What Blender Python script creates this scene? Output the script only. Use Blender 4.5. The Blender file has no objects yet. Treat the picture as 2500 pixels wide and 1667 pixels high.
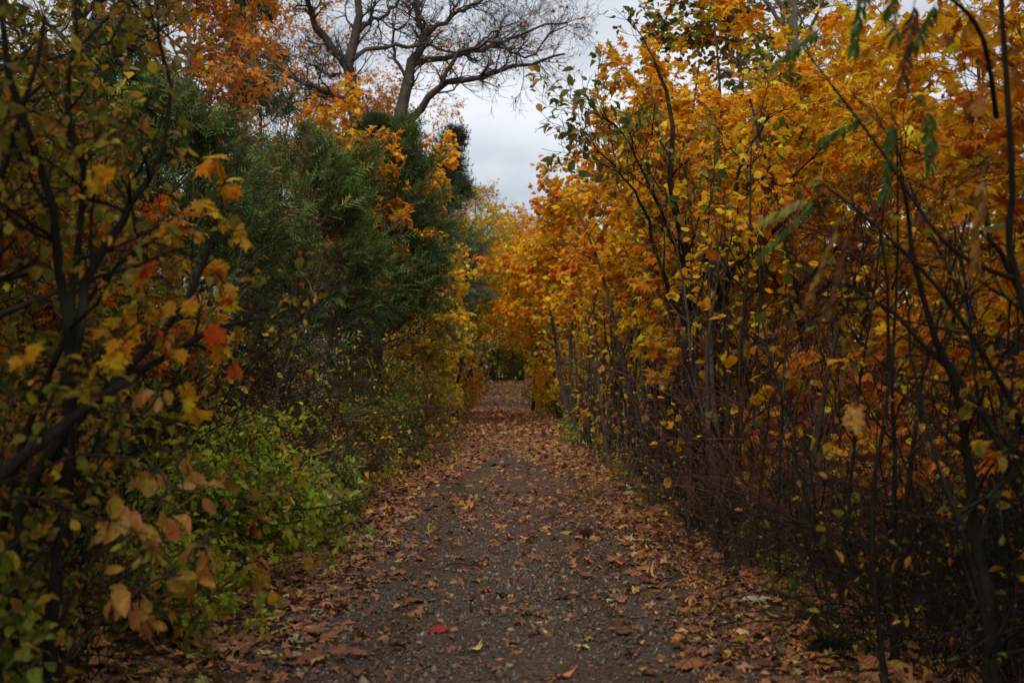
import bpy, math
import numpy as np
from mathutils import Matrix

C = bpy.context.scene
COL = C.collection
PI = math.pi

# ------------------------------------------------------------------ camera, sky, sun, exposure
EYE = 1.6
cam_d = bpy.data.cameras.new('camera')
cam = bpy.data.objects.new('camera', cam_d); COL.objects.link(cam); C.camera = cam
cam.location = (0, 0, EYE)
cam.rotation_euler = (math.radians(92.31), 0, -0.0044)
cam_d.lens = 40; cam_d.sensor_width = 36
cam_d.clip_start = 0.05; cam_d.clip_end = 2000
cam_d.dof.use_dof = True; cam_d.dof.focus_distance = 15.0; cam_d.dof.aperture_fstop = 2.2

SUN_EL, SUN_ROT = math.radians(52), math.radians(197)
w = bpy.data.worlds.new('World'); C.world = w; w.use_nodes = True
nt = w.node_tree; nd = nt.nodes; nd.clear()
out = nd.new('ShaderNodeOutputWorld'); bg = nd.new('ShaderNodeBackground'); bg.inputs[1].default_value = 0.1
sky = nd.new('ShaderNodeTexSky'); sky.sky_type = 'NISHITA'; sky.sun_disc = False
sky.sun_elevation = SUN_EL; sky.sun_rotation = SUN_ROT
tc = nd.new('ShaderNodeTexCoord'); mp = nd.new('ShaderNodeMapping'); mp.inputs['Scale'].default_value = (1.0, 1.0, 2.6)
nz = nd.new('ShaderNodeTexNoise'); nz.inputs['Scale'].default_value = 2.6; nz.inputs['Detail'].default_value = 5; nz.inputs['Roughness'].default_value = 0.5
rp = nd.new('ShaderNodeValToRGB')
rp.color_ramp.elements[0].position = 0.37; rp.color_ramp.elements[0].color = (2.35, 2.65, 3.1, 1)
rp.color_ramp.elements[1].position = 0.60; rp.color_ramp.elements[1].color = (5.2, 5.35, 5.6, 1)
mx = nd.new('ShaderNodeMix'); mx.data_type = 'RGBA'; mx.inputs[0].default_value = 0.93
nt.links.new(tc.outputs['Generated'], mp.inputs['Vector']); nt.links.new(mp.outputs[0], nz.inputs['Vector'])
nt.links.new(nz.outputs[0], rp.inputs[0]); nt.links.new(sky.outputs[0], mx.inputs[6]); nt.links.new(rp.outputs[0], mx.inputs[7])
nt.links.new(mx.outputs[2], bg.inputs[0]); nt.links.new(bg.outputs[0], out.inputs[0])

sd = bpy.data.lights.new('sun', 'SUN'); sd.energy = 1.5; sd.angle = math.radians(40); sd.color = (1.0, 0.90, 0.76)
sun = bpy.data.objects.new('sun', sd); COL.objects.link(sun)
sun.rotation_euler = (PI / 2 - SUN_EL, 0, PI - SUN_ROT)
C.view_settings.view_transform = 'Standard'; C.view_settings.look = 'None'
C.view_settings.exposure = 0.85; C.view_settings.gamma = 1.0; C.view_settings.use_curve_mapping = False
C.cycles.max_bounces = 6; C.cycles.diffuse_bounces = 4; C.cycles.transmission_bounces = 4; C.cycles.glossy_bounces = 2
C.cycles.use_denoising = True; C.cycles.caustics_reflective = False; C.cycles.caustics_refractive = False

# ------------------------------------------------------------------ helpers
def unit(v):
    return v / np.maximum(np.linalg.norm(v, axis=-1, keepdims=True), 1e-9)

def RNG(s): return np.random.default_rng(s)

def mat(name): 
    m = bpy.data.materials.new(name); m.use_nodes = True
    n = m.node_tree.nodes; n.clear()
    return m, n, m.node_tree.links

def leaf_material(name, transl=0.48, rough=0.55, nscale=45, spec=0.12):
    m, n, L = mat(name)
    o = n.new('ShaderNodeOutputMaterial'); at = n.new('ShaderNodeAttribute'); at.attribute_name = 'tint'
    ge = n.new('ShaderNodeNewGeometry'); no = n.new('ShaderNodeTexNoise'); no.inputs['Scale'].default_value = nscale; no.inputs['Detail'].default_value = 3
    L.new(ge.outputs['Position'], no.inputs['Vector'])
    mr = n.new('ShaderNodeMapRange'); mr.inputs[1].default_value = 0.25; mr.inputs[2].default_value = 0.75; mr.inputs[3].default_value = 0.62; mr.inputs[4].default_value = 1.3
    L.new(no.outputs[0], mr.inputs[0])
    mu = n.new('ShaderNodeVectorMath'); mu.operation = 'SCALE'; L.new(at.outputs['Color'], mu.inputs[0]); L.new(mr.outputs[0], mu.inputs['Scale'])
    p = n.new('ShaderNodeBsdfPrincipled'); p.inputs['Roughness'].default_value = rough; p.inputs['Specular IOR Level'].default_value = spec
    t = n.new('ShaderNodeBsdfTranslucent'); ms = n.new('ShaderNodeMixShader'); ms.inputs[0].default_value = transl
    L.new(mu.outputs[0], p.inputs['Base Color']); L.new(mu.outputs[0], t.inputs['Color'])
    L.new(p.outputs[0], ms.inputs[1]); L.new(t.outputs[0], ms.inputs[2]); L.new(ms.outputs[0], o.inputs[0])
    return m

def bark_material(name, nscale=18, bump=0.6, lichen=0.35):
    m, n, L = mat(name)
    o = n.new('ShaderNodeOutputMaterial'); at = n.new('ShaderNodeAttribute'); at.attribute_name = 'tint'
    ge = n.new('ShaderNodeNewGeometry'); mpn = n.new('ShaderNodeMapping'); mpn.inputs['Scale'].default_value = (1, 1, 0.22)
    L.new(ge.outputs['Position'], mpn.inputs['Vector'])
    no = n.new('ShaderNodeTexNoise'); no.inputs['Scale'].default_value = nscale; no.inputs['Detail'].default_value = 6; no.inputs['Roughness'].default_value = 0.7
    n2 = n.new('ShaderNodeTexNoise'); n2.inputs['Scale'].default_value = 2.3; n2.inputs['Detail'].default_value = 4
    L.new(mpn.outputs[0], no.inputs['Vector']); L.new(ge.outputs['Position'], n2.inputs['Vector'])
    mr = n.new('ShaderNodeMapRange'); mr.inputs[1].default_value = 0.3; mr.inputs[2].default_value = 0.72; mr.inputs[3].default_value = 0.4; mr.inputs[4].default_value = 1.55
    L.new(no.outputs[0], mr.inputs[0])
    mu = n.new('ShaderNodeVectorMath'); mu.operation = 'SCALE'; L.new(at.outputs['Color'], mu.inputs[0]); L.new(mr.outputs[0], mu.inputs['Scale'])
    # patches of lichen
    m2 = n.new('ShaderNodeMapRange'); m2.inputs[1].default_value = 0.55; m2.inputs[2].default_value = 0.7; m2.inputs[3].default_value = 0; m2.inputs[4].default_value = lichen
    L.new(n2.outputs[0], m2.inputs[0])
    mi = n.new('ShaderNodeMix'); mi.data_type = 'RGBA'; mi.inputs[7].default_value = (0.13, 0.14, 0.10, 1)
    L.new(m2.outputs[0], mi.inputs[0]); L.new(mu.outputs[0], mi.inputs[6])
    p = n.new('ShaderNodeBsdfPrincipled'); p.inputs['Roughness'].default_value = 0.9; p.inputs['Specular IOR Level'].default_value = 0.15
    b = n.new('ShaderNodeBump'); b.inputs['Strength'].default_value = bump; b.inputs['Distance'].default_value = 0.02
    L.new(no.outputs[0], b.inputs['Height']); L.new(b.outputs[0], p.inputs['Normal'])
    L.new(mi.outputs[2], p.inputs['Base Color']); L.new(p.outputs[0], o.inputs[0])
    return m

def ground_material(name, cols, scale, bump, leafy):
    """earth: two noise scales between dark soil, grey grit and brown litter"""
    m, n, L = mat(name)
    o = n.new('ShaderNodeOutputMaterial'); ge = n.new('ShaderNodeNewGeometry')
    def noise(s, d=4, r=0.6):
        x = n.new('ShaderNodeTexNoise'); x.inputs['Scale'].default_value = s; x.inputs['Detail'].default_value = d; x.inputs['Roughness'].default_value = r
        L.new(ge.outputs['Position'], x.inputs['Vector']); return x
    def mixc(f, a, b):
        x = n.new('ShaderNodeMix'); x.data_type = 'RGBA'; L.new(f, x.inputs[0])
        for i, v in ((6, a), (7, b)):
            if isinstance(v, tuple): x.inputs[i].default_value = v + (1,)
            else: L.new(v, x.inputs[i])
        return x.outputs[2]
    def rng(f, a, b, c=0.0, d=1.0):
        x = n.new('ShaderNodeMapRange'); x.inputs[1].default_value = a; x.inputs[2].default_value = b; x.inputs[3].default_value = c; x.inputs[4].default_value = d
        L.new(f, x.inputs[0]); return x.outputs[0]
    big = noise(0.9); fine = noise(scale, 6, 0.75)
    vo = n.new('ShaderNodeTexVoronoi'); vo.inputs['Scale'].default_value = scale * 1.2; L.new(ge.outputs['Position'], vo.inputs['Vector'])
    sep = n.new('ShaderNodeSeparateColor'); L.new(vo.outputs['Color'], sep.inputs[0])
    c = mixc(rng(fine.outputs[0], 0.41, 0.61), cols[0], cols[1])
    c = mixc(rng(sep.outputs[0], 0.62, 1.0, 0, 0.8), c, cols[2])
    c = mixc(rng(big.outputs[0], 0.42, 0.65, 0, leafy), c, cols[3])
    p = n.new('ShaderNodeBsdfPrincipled'); p.inputs['Roughness'].default_value = 0.85; p.inputs['Specular IOR Level'].default_value = 0.25
    b = n.new('ShaderNodeBump'); b.inputs['Strength'].default_value = bump; b.inputs['Distance'].default_value = 0.015
    ad = n.new('ShaderNodeMath'); ad.operation = 'SUBTRACT'; L.new(fine.outputs[0], ad.inputs[0]); L.new(vo.outputs['Distance'], ad.inputs[1])
    L.new(ad.outputs[0], b.inputs['Height']); L.new(b.outputs[0], p.inputs['Normal'])
    L.new(c, p.inputs['Base Color']); L.new(p.outputs[0], o.inputs[0])
    return m

M_LEAF = leaf_material('leaf')
M_CEDAR = leaf_material('cedar_foliage', 0.2, 0.7, 20, 0.12)
M_LITTER = leaf_material('fallen_leaf', 0.1, 0.6, 60, 0.3)
M_BARK = bark_material('bark')
M_TWIG = bark_material('twig_bark', 25, 0.3, 0.0)
M_ROUGH = bark_material('rough_bark', 9, 1.0)
M_STONE = leaf_material('stone', 0.0, 0.7, 90, 0.3)
M_PATH = ground_material('path_gravel', [(0.042, 0.025, 0.016), (0.122, 0.082, 0.058), (0.22, 0.165, 0.122), (0.085, 0.048, 0.028)], 50, 0.9, 0.75)
M_FLOOR = ground_material('woodland_floor', [(0.035, 0.022, 0.013), (0.10, 0.05, 0.022), (0.20, 0.095, 0.035), (0.06, 0.035, 0.018)], 14, 1.0, 0.6)

KIDS = {}
def emp(name, loc, label=None, cat=None, group=None):
    o = bpy.data.objects.new(name, None); COL.objects.link(o); o.location = loc; o.empty_display_size = 0.2
    return tag(o, label, cat, group)

def tag(o, label=None, cat=None, group=None, kind=None):
    if label: o['label'] = label
    if cat: o['category'] = cat
    if group: o['group'] = group
    if kind: o['kind'] = kind
    return o

def build_mesh(name, parts, mt, smooth=False):
    """parts: list of (verts (n,3), faces (m,k), tint (n,3)); joined into one mesh"""
    parts = [p for p in parts if len(p[0])]
    me = bpy.data.meshes.new(name)
    if not parts: return me
    V = np.concatenate([p[0] for p in parts]).astype(np.float32)
    T = np.concatenate([np.broadcast_to(p[2], (len(p[0]), 3)) for p in parts])
    loops, starts, off, ls = [], [], 0, 0
    for v, f, t in parts:
        f = np.asarray(f) + off; k = f.shape[1]
        loops.append(f.ravel()); starts.append(ls + np.arange(len(f)) * k); ls += f.size; off += len(v)
    loops = np.concatenate(loops).astype(np.int32); starts = np.concatenate(starts).astype(np.int32)
    me.vertices.add(len(V)); me.vertices.foreach_set('co', V.ravel())
    me.loops.add(len(loops)); me.loops.foreach_set('vertex_index', loops)
    me.polygons.add(len(starts)); me.polygons.foreach_set('loop_start', starts)
    if smooth: me.polygons.foreach_set('use_smooth', np.ones(len(starts), dtype=bool))
    a = me.attributes.new('tint', 'FLOAT_COLOR', 'POINT')
    rgba = np.ones((len(V), 4), np.float32); rgba[:, :3] = T; a.data.foreach_set('color', rgba.ravel())
    me.update(calc_edges=True)
    me.materials.append(mt)
    return me

def link(name, me, root=None, kind=None):
    o = bpy.data.objects.new(name, me); COL.objects.link(o)
    if root is not None: o.parent = root; KIDS.setdefault(root.name, []).append(o)
    if kind: o['kind'] = kind
    return o

def emit(root, name, parts, mt, kind=None, smooth=False):
    b = np.array(root.location) if root is not None else np.zeros(3)
    return link(name, build_mesh(name, [(p[0] - b, p[1], p[2]) for p in parts], mt, smooth), root, kind)

def copy_tree(o, parent=None):
    c = o.copy(); COL.objects.link(c)
    if parent is not None: c.parent = parent; KIDS.setdefault(parent.name, []).append(c)
    for ch in KIDS.get(o.name, []): copy_tree(ch, c)
    return c

# ---- growing wood: whole generations of branches at a time
def grow(S, D, L, n, wander, up, rng):
    S = np.atleast_2d(S).astype(float); B = len(S); D = unit(np.atleast_2d(D).astype(float)); L = np.broadcast_to(L, (B,))
    P = np.empty((B, n + 1, 3)); P[:, 0] = S; d = D.copy()
    for i in range(n):
        d = d + rng.normal(0, wander, (B, 3)); d[:, 2] += up; d = unit(d)
        P[:, i + 1] = P[:, i] + d * (L / n)[:, None]
    return P

def taper(r0, n, B, tip=0.25, pw=1.0):
    t = np.linspace(0, 1, n + 1) ** pw
    return np.broadcast_to(r0, (B,))[:, None] * (1 - (1 - tip) * t)[None]

def kids(P, R, k, t0, t1, a0, a1, rng, flat=0.0):
    B, n1, _ = P.shape; n = n1 - 1
    par = np.repeat(np.arange(B), k); N = len(par)
    t = rng.uniform(t0, t1, N); x = t * n; i = np.minimum(x.astype(int), n - 1); f = (x - i)[:, None]
    S = P[par, i] * (1 - f) + P[par, i + 1] * f
    T = unit(P[par, i + 1] - P[par, i])
    r = R[par, i] * (1 - f[:, 0]) + R[par, i + 1] * f[:, 0]
    q = unit(np.cross(T, rng.normal(size=(N, 3)))); a = rng.uniform(a0, a1, N)[:, None]
    D = np.cos(a) * T + np.sin(a) * q; D[:, 2] *= (1 - flat)
    return S, unit(D), r, t, par

def tubes(P, R, s, tint, rng=None):
    B, n1, _ = P.shape
    T = np.gradient(P, axis=1); T = unit(T)
    ov = unit(P[:, -1] - P[:, 0] + 1e-6); ref = np.zeros((B, 3)); ref[np.arange(B), np.argmin(np.abs(ov), axis=1)] = 1
    U = unit(np.cross(T, ref[:, None, :])); W = np.cross(T, U)
    a = np.arange(s) * 2 * PI / s
    V = P[:, :, None, :] + R[:, :, None, None] * (np.cos(a)[None, None, :, None] * U[:, :, None] + np.sin(a)[None, None, :, None] * W[:, :, None])
    idx = np.arange(B * n1 * s).reshape(B, n1, s); nx = np.roll(idx, -1, axis=2)
    F = np.stack([idx[:, :-1], nx[:, :-1], nx[:, 1:], idx[:, 1:]], axis=-1).reshape(-1, 4)
    tint = np.asarray(tint, float)
    tt = np.repeat(np.broadcast_to(tint, (B, 3)), n1 * s, axis=0)
    if rng is not None: tt = tt * np.repeat(rng.uniform(0.7, 1.3, B), n1 * s)[:, None]
    return V.reshape(-1, 3), F, tt

def poly(pts, n):
    """a smooth polyline through given points, n segments"""
    p = np.array(pts, float); k = len(p)
    t = np.linspace(0, k - 1, n + 1); o = np.empty((n + 1, 3))
    for j, x in enumerate(t):
        i = min(int(x), k - 2); f = x - i
        p0, p1, p2, p3 = p[max(i - 1, 0)], p[i], p[i + 1], p[min(i + 2, k - 1)]
        o[j] = 0.5 * (2 * p1 + (p2 - p0) * f + (2 * p0 - 5 * p1 + 4 * p2 - p3) * f * f + (3 * p1 - p0 - 3 * p2 + p3) * f ** 3)
    return o

# ---- leaf shapes: unit length along +y, face up +z
def fan(half, ctr, z):
    h = np.array(half, float); m = h[1:-1][::-1] * (-1, 1); ring = np.vstack([h, m]); V = np.vstack([[ctr], ring])
    k = len(ring); F = np.array([[0, 1 + i, 1 + (i + 1) % k] for i in range(k)])
    return np.column_stack([V, [z(x, y) for x, y in V]]), F
zm = lambda x, y: -0.28 * max(0, y - .35) ** 2 - 0.35 * x * x + 0.1 * abs(x)
MAPLE_HI = fan([(0, 0), (.1, -.1), (.3, -.06), (.26, .06), (.5, .14), (.34, .25), (.40, .34), (.64, .54), (.43, .50), (.40, .63), (.2, .51), (.27, .76), (.12, .73), (0, 1.02)], (0, .33), zm)
MAPLE_MID = fan([(0, 0), (.2, -.07), (.48, .15), (.3, .28), (.62, .55), (.2, .5), (0, 1)], (0, .33), zm)
MAPLE_LO = (np.array([[0, 0, 0], [.45, .2, -.06], [.5, .58, -.1], [0, .45, .04], [0, 1, -.15], [-.5, .58, -.1], [-.45, .2, -.06]]), np.array([[0, 1, 3], [1, 2, 3], [3, 2, 4], [3, 4, 5], [3, 5, 6], [0, 3, 6]]))
def oval(wd, tip=.95):
    ys = [0, .12, .35, .6, .82, 1]; ws = [0, .5, .95, 1, .6, 0]; V, F = [], []
    for y, q in zip(ys, ws): z = -.22 * y * y; V += [(-wd * q, y, z + .12 * q * wd * 2), (0, y, z), (wd * q, y, z + .12 * q * wd * 2)]
    for i in range(5):
        a = 3 * i; F += [[a, a + 1, a + 4], [a, a + 4, a + 3], [a + 1, a + 2, a + 5], [a + 1, a + 5, a + 4]]
    return np.array(V, float), np.array(F)
def stalked(tm, ln):
    V, F = tm; k = len(V); return np.vstack([V, [(-.014, .02, .01), (.014, .02, .01), (.01, -ln, .05 * ln)]]), np.vstack([F, [[k, k + 1, k + 2]]])
MAPLE_HI = stalked(MAPLE_HI, .6)
OVAL_HI = stalked(oval(.3), .2); LANCE = oval(.15); ROUND_HI = stalked(oval(.36), .2)
OVAL_LO = (np.array([[0, 0, 0], [.28, .4, .05], [0, .45, -.02], [-.28, .4, .05], [0, 1, -.2]]), np.array([[0, 1, 2], [0, 2, 3], [2, 1, 4], [3, 2, 4]]))
BIT = (np.array([[0, 0, 0], [.36, .5, .05], [0, 1, -.12], [-.36, .45, .05]]), np.array([[0, 1, 2], [0, 2, 3]]))
def cedar_spray():
    V = [(-.012, 0, 0), (.012, 0, 0), (0, 1, -.1)]; F = [[0, 1, 2]]
    for i in range(8):
        y = .08 + .11 * i; sx = 1 if i % 2 else -1; ln = .42 * (1 - .6 * y); a = len(V)
        V += [(0, y, -.1 * y * y), (0, y + .095, -.1 * y * y), (sx * ln * .6, y + ln * .85, -.06 + .07 * ((i * 7) % 5 - 2) * .5)]; F.append([a, a + 1, a + 2])
    return np.array(V, float), np.array(F)
CEDAR = cedar_spray()

def frames(axis, nrm):
    Y = unit(axis); Z = unit(nrm - np.sum(nrm * Y, -1, keepdims=True) * Y); X = np.cross(Y, Z)
    return X, Y, Z

def leaf_parts(tm, pos, axis, nrm, size, tint, rng, curl=1.0):
    N = len(pos)
    if N == 0: return (np.zeros((0, 3)), np.zeros((0, 3), int), np.zeros((0, 3)))
    V, F = tm; X, Y, Z = frames(axis, nrm); s = np.broadcast_to(size, (N,))[:, None, None]
    cz = rng.uniform(0.2, 2.2, N)[:, None, None] * curl; cx = rng.uniform(0.75, 1.1, N)[:, None, None]
    tw = rng.normal(0, .55, N)[:, None, None] * curl; cu = rng.normal(0, .6, N)[:, None, None] * curl; x_, y_ = V[None, :, 0:1], V[None, :, 1:2]
    W = pos[:, None] + s * (x_ * cx * X[:, None] + y_ * Y[:, None] + (V[None, :, 2:3] * cz + tw * x_ * y_ + cu * x_ * x_) * Z[:, None])
    k = len(V); FF = (F[None] + (np.arange(N) * k)[:, None, None]).reshape(-1, F.shape[1])
    return W.reshape(-1, 3), FF, np.repeat(tint, k, axis=0)

def pick(pal, n, rng, corr=None):
    c = np.array([p[0] for p in pal], float); wt = np.array([p[1] for p in pal], float); wt /= wt.sum()
    i = rng.choice(len(pal), n, p=wt)
    if corr is not None:
        g = rng.choice(len(pal), int(corr.max()) + 1, p=wt); i = np.where(rng.random(n) < 0.55, g[corr], i)
    t = c[i] * np.exp(rng.normal(0, 0.22, n))[:, None]
    t[:, 1] *= np.exp(rng.normal(0, 0.12, n))
    return np.clip(t, 0.003, 0.8)

def proj(P):
    """(in view, distance) of world points for the camera, to choose which leaves show largest"""
    d = P[:, 1]; x = P[:, 0] / np.maximum(d, .1); z = (P[:, 2] - EYE) / np.maximum(d, .1)
    return (d > .8) & (np.abs(x) < .46) & (z < .36) & (z > -.28), d

def emit_leaves(root, tm, pos, axis, nrm, size, pal, rng, ind=0, tm_hi=None, mt=None, corr=None, name='crown', curl=1.0, lname='leaf'):
    """the leaves that show largest as parts of their own, the rest as one part"""
    mt = mt or M_LEAF; N = len(pos); size = np.broadcast_to(size, (N,)).copy()
    tint = pick(pal, N, rng, corr); own = np.zeros(N, bool)
    if ind:
        ok, d = proj(pos); sc = np.where(ok, size / np.maximum(d, .5), 0); o = np.argsort(-sc)[:ind]; own[o[sc[o] > 0]] = True
    if (~own).any():
        emit(root, name, [leaf_parts(tm, pos[~own], axis[~own], nrm[~own], size[~own], tint[~own], rng, curl)], mt, 'stuff' if N > 40 else None)
    if own.any():
        th = tm_hi or tm; K = 12; meshes = []; ct = pick(pal, K, rng)
        for k in range(K):
            V, F = th; v = V.copy(); v[:, 2] *= rng.uniform(.2, 2.2) * curl; v[:, 2] += rng.normal(0, .55) * v[:, 0] * v[:, 1] + rng.normal(0, .7) * v[:, 0] ** 2; v[:, 0] *= rng.uniform(.7, 1.1); v[:, 2] += rng.normal(0, .02, len(v))
            tt = np.repeat(ct[k:k + 1], len(v), axis=0) * rng.uniform(.85, 1.1, (len(v), 1))
            meshes.append(build_mesh(lname, [(v, F, tt)], mt))
        X, Y, Z = frames(axis[own], nrm[own]); b = np.array(root.location); p = pos[own] - b; s = size[own]
        # nearest palette mesh keeps the colour of each leaf
        near = np.argmin(((tint[own][:, None] - ct[None]) ** 2).sum(-1) + rng.random((own.sum(), K)) * .01, axis=1)
        for i in range(len(p)):
            o = link(lname, meshes[near[i]], root)
            x, y, z = X[i] * s[i], Y[i] * s[i], Z[i] * s[i]
            o.matrix_basis = Matrix(((x[0], y[0], z[0], p[i, 0]), (x[1], y[1], z[1], p[i, 1]), (x[2], y[2], z[2], p[i, 2]), (0, 0, 0, 1)))

def on_twigs(P, k, rng, t0=.25, out=None, droop=.35, upn=.9, spread=.9):
    """k leaves along each twig: points, leaf axes, leaf normals, twig index"""
    S, D, _, _, par = kids(P, np.ones(P.shape[:2]), k, t0, 1.0, .35, 1.25, rng)
    N = len(S); D = D + rng.normal(0, spread * .5, (N, 3)); D[:, 2] -= droop; D = unit(D)
    nrm = rng.normal(0, .45, (N, 3)); nrm[:, 2] += upn
    if out is not None: nrm = nrm + .35 * unit(S - out)
    return S, D, nrm, par

BROWN, GREY, DARK, RED = (.062, .044, .033), (.13, .115, .10), (.024, .018, .014), (.11, .045, .03)

def gz(x, y):
    """height of the ground: level track, a bank falling away on the right, a rise far along the track"""
    x = np.asarray(x, float); y = np.asarray(y, float)
    z = 0.05 * np.sin(x * .9 + 1.3) * np.sin(y * .7) * np.clip((np.abs(x) - 1.8) / 2, 0, 1)
    z = z - 0.03 * np.clip(np.abs(x) / 1.8, 0, 1) ** 2
    z = z - 0.25 * np.clip(x - 2.1, 0, 9) * np.clip((34 - y) / 12, 0, 1)
    z = z + 0.10 * np.clip(-x - 2.2, 0, 8) * np.clip((y + 30) / 30, 0, 1)
    f = np.clip((y - 80) / 34, 0, 1); z = z + 2.1 * f * f * (3 - 2 * f)
    f = np.clip((y - 112) / 90, 0, 1); z = z + 3.0 * f
    return z

def woody(name, label, cat, base, seed, group=None, stem=None, lv=(), leaf=None, ind=0, limbs=False, bark=BROWN, mt=None, paths=None, clip=None, upto=99, stem_name=None):
    """a woody plant: stems, three generations of branches, leaves.
    stem: dict(n, tilt, h, r, wander, up, lean); lv: list of dict(k, t0, t1, L, a0, a1, wander, up, flat, taperL)"""
    rng = RNG(seed); bx, by = base[:2]; bz = float(gz(bx, by)) if len(base) < 3 else base[2]
    root = emp(name, (bx, by, bz), label, cat, group); mt = mt or M_BARK
    if paths is None:
        n = stem['n']; a = rng.uniform(0, 2 * PI, n); ti = stem['tilt'] * rng.uniform(.4, 1.2, n)
        D = np.column_stack([np.sin(ti) * np.cos(a), np.sin(ti) * np.sin(a), np.cos(ti)]) + np.array(stem.get('lean', (0, 0, 0)))
        S = np.column_stack([bx + rng.normal(0, .05 * (n > 1) + .012 * n, n), by + rng.normal(0, .05 * (n > 1) + .012 * n, n), np.full(n, bz - .08)])
        P = grow(S, D, stem['h'] * rng.uniform(.8, 1.1, n), 10, stem.get('wander', .08), stem.get('up', .04), rng)
        R = taper(stem['r'] * rng.uniform(.75, 1.15, n), 10, n, .18)
    else:
        P = np.stack([poly(p, 12) for p, r in paths]); R = np.stack([r * (1 - .75 * np.linspace(0, 1, 13)) for p, r in paths])
        P[:, 1:] += rng.normal(0, .012, P[:, 1:].shape)
    rr = R.copy(); rr[:, 0] *= 1.35
    sname = stem_name or ('trunk' if len(P) == 1 else 'stem')
    for i in range(len(P)):
        emit(root, sname, [tubes(P[i:i + 1], rr[i:i + 1], 8 if stem is None or stem['r'] > .05 else 6, bark)], mt, smooth=True)
    h = P[:, -1, 2].max() - bz; axis0 = P[:, :, :].mean((0, 1))
    small = []; gens = [(P, R)]
    for gi, g in enumerate(lv):
        P0, R0 = gens[-1]
        S, D, r, t, par = kids(P0, R0, g['k'], g['t0'], g['t1'], g.get('a0', .5), g.get('a1', 1.2), rng, g.get('flat', 0))
        L = g['L'] * rng.uniform(.6, 1.2, len(S)) * (1 - g.get('tl', .5) * t)
        fr = by > 23 or by < 4; n = g.get('n', ((5, 2, 2) if fr else (5, 4, 2))[min(gi, 2)])
        Q = grow(S, D, L, n, g.get('wander', .16), g.get('up', .03), rng)
        if clip is not None:
            keep = clip(Q[:, -1]) & clip(Q[:, len(Q[0]) // 2]); Q, r = Q[keep], r[keep]
        rq = taper(np.minimum(r * .62, g.get('rmax', .05)), n, len(Q), .3); rq = np.maximum(rq, g.get('rmin', .0028))
        gens.append((Q, rq))
        if len(Q) == 0: continue
        if gi == 0 and limbs:
            for i in range(len(Q)): emit(root, 'limb', [tubes(Q[i:i + 1], rq[i:i + 1], 5, bark)], mt, smooth=True)
        else: small.append(tubes(Q, rq, ((3, 3, 3) if fr else (4, 3, 3))[min(gi, 2)], bark, rng))
    if small: emit(root, 'twigs', small, M_TWIG, 'stuff')
    if leaf:
        Pl, Al, Nl, Cl = [], [], [], []
        for gi in leaf.get('on', (-1,)):
            Q = gens[gi][0]
            if len(Q) == 0: continue
            p, a, nn, par = on_twigs(Q, leaf['per'] if gi == -1 else max(1, leaf['per'] // 2), rng, leaf.get('t0', .25), axis0, leaf.get('droop', .35), leaf.get('upn', .9))
            Pl.append(p); Al.append(a); Nl.append(nn); Cl.append(par // leaf.get('cg', 5))
        if Pl:
            p, a, nn, cc = map(np.concatenate, (Pl, Al, Nl, Cl))
            if clip is not None: k = clip(p); p, a, nn, cc = p[k], a[k], nn[k], cc[k]
            if leaf.get('keep', 1) < 1: k = rng.random(len(p)) < leaf['keep']; p, a, nn, cc = p[k], a[k], nn[k], cc[k]
            p = p + unit(a) * leaf['size'] * .25
            emit_leaves(root, leaf['tm'], p, a, nn, leaf['size'] * rng.uniform(.55, 1.2, len(p)), leaf['pal'], rng, ind, leaf.get('hi'), corr=cc, name='crown' if h > 3 else 'foliage')
    return root

# ------------------------------------------------------------------ palettes (albedo)
ORANGE = [((.88, .36, .010), 5), ((.90, .43, .014), 4), ((.80, .26, .010), 1.8), ((.62, .36, .03), 1), ((.62, .46, .04), .9), ((.55, .11, .02), .25)]
GOLD = [((.90, .41, .014), 5), ((.86, .47, .025), 2.5), ((.84, .31, .012), 2.5), ((.60, .40, .04), 1.2), ((.38, .31, .04), .6)]
YELLOW = [((.80, .54, .045), 3), ((.62, .50, .05), 3), ((.42, .40, .04), 2), ((.80, .36, .03), 2), ((.28, .29, .04), 1.2)]
OLIVE = [((.12, .15, .025), 3), ((.20, .20, .035), 3), ((.30, .26, .06), 1.5), ((.32, .15, .03), 1.2), ((.10, .12, .03), 1), ((.33, .30, .14), .7)]
DUSK = [((.22, .20, .025), 3), ((.42, .30, .03), 3), ((.14, .16, .025), 1.6), ((.50, .20, .025), 1.8), ((.10, .12, .03), 1.2), ((.34, .10, .03), .7)]
GREEN = [((.31, .39, .03), 3), ((.44, .49, .04), 3), ((.20, .29, .03), 2), ((.60, .53, .06), 2), ((.50, .36, .05), .7)]
PALEGREEN = [((.34, .42, .10), 3), ((.42, .44, .12), 3), ((.25, .34, .07), 2), ((.50, .40, .12), 1)]
PEACH = [((.74, .37, .15), 3), ((.66, .38, .08), 3), ((.74, .30, .11), 2), ((.55, .33, .05), 1.5)]
FIRE = [((.82, .22, .012), 3), ((.84, .33, .018), 3), ((.66, .12, .012), 1.2), ((.80, .42, .05), 1.5)]
BEECH = [((.74, .27, .035), 3), ((.62, .19, .03), 3), ((.78, .36, .05), 2), ((.45, .16, .04), 1)]
RUST = [((.40, .15, .04), 2), ((.30, .11, .035), 2), ((.20, .08, .03), 1)]
CEDARP = [((.085, .135, .032), 4), ((.120, .170, .045), 3), ((.055, .098, .026), 4), ((.17, .20, .07), 1.2), ((.24, .16, .05), .8)]
DARKCEDAR = [((.050, .095, .042), 3), ((.075, .12, .055), 2), ((.13, .10, .05), .5)]
TAN = [((.44, .20, .075), 3), ((.47, .25, .10), 2), ((.36, .15, .055), 2)]
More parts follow.
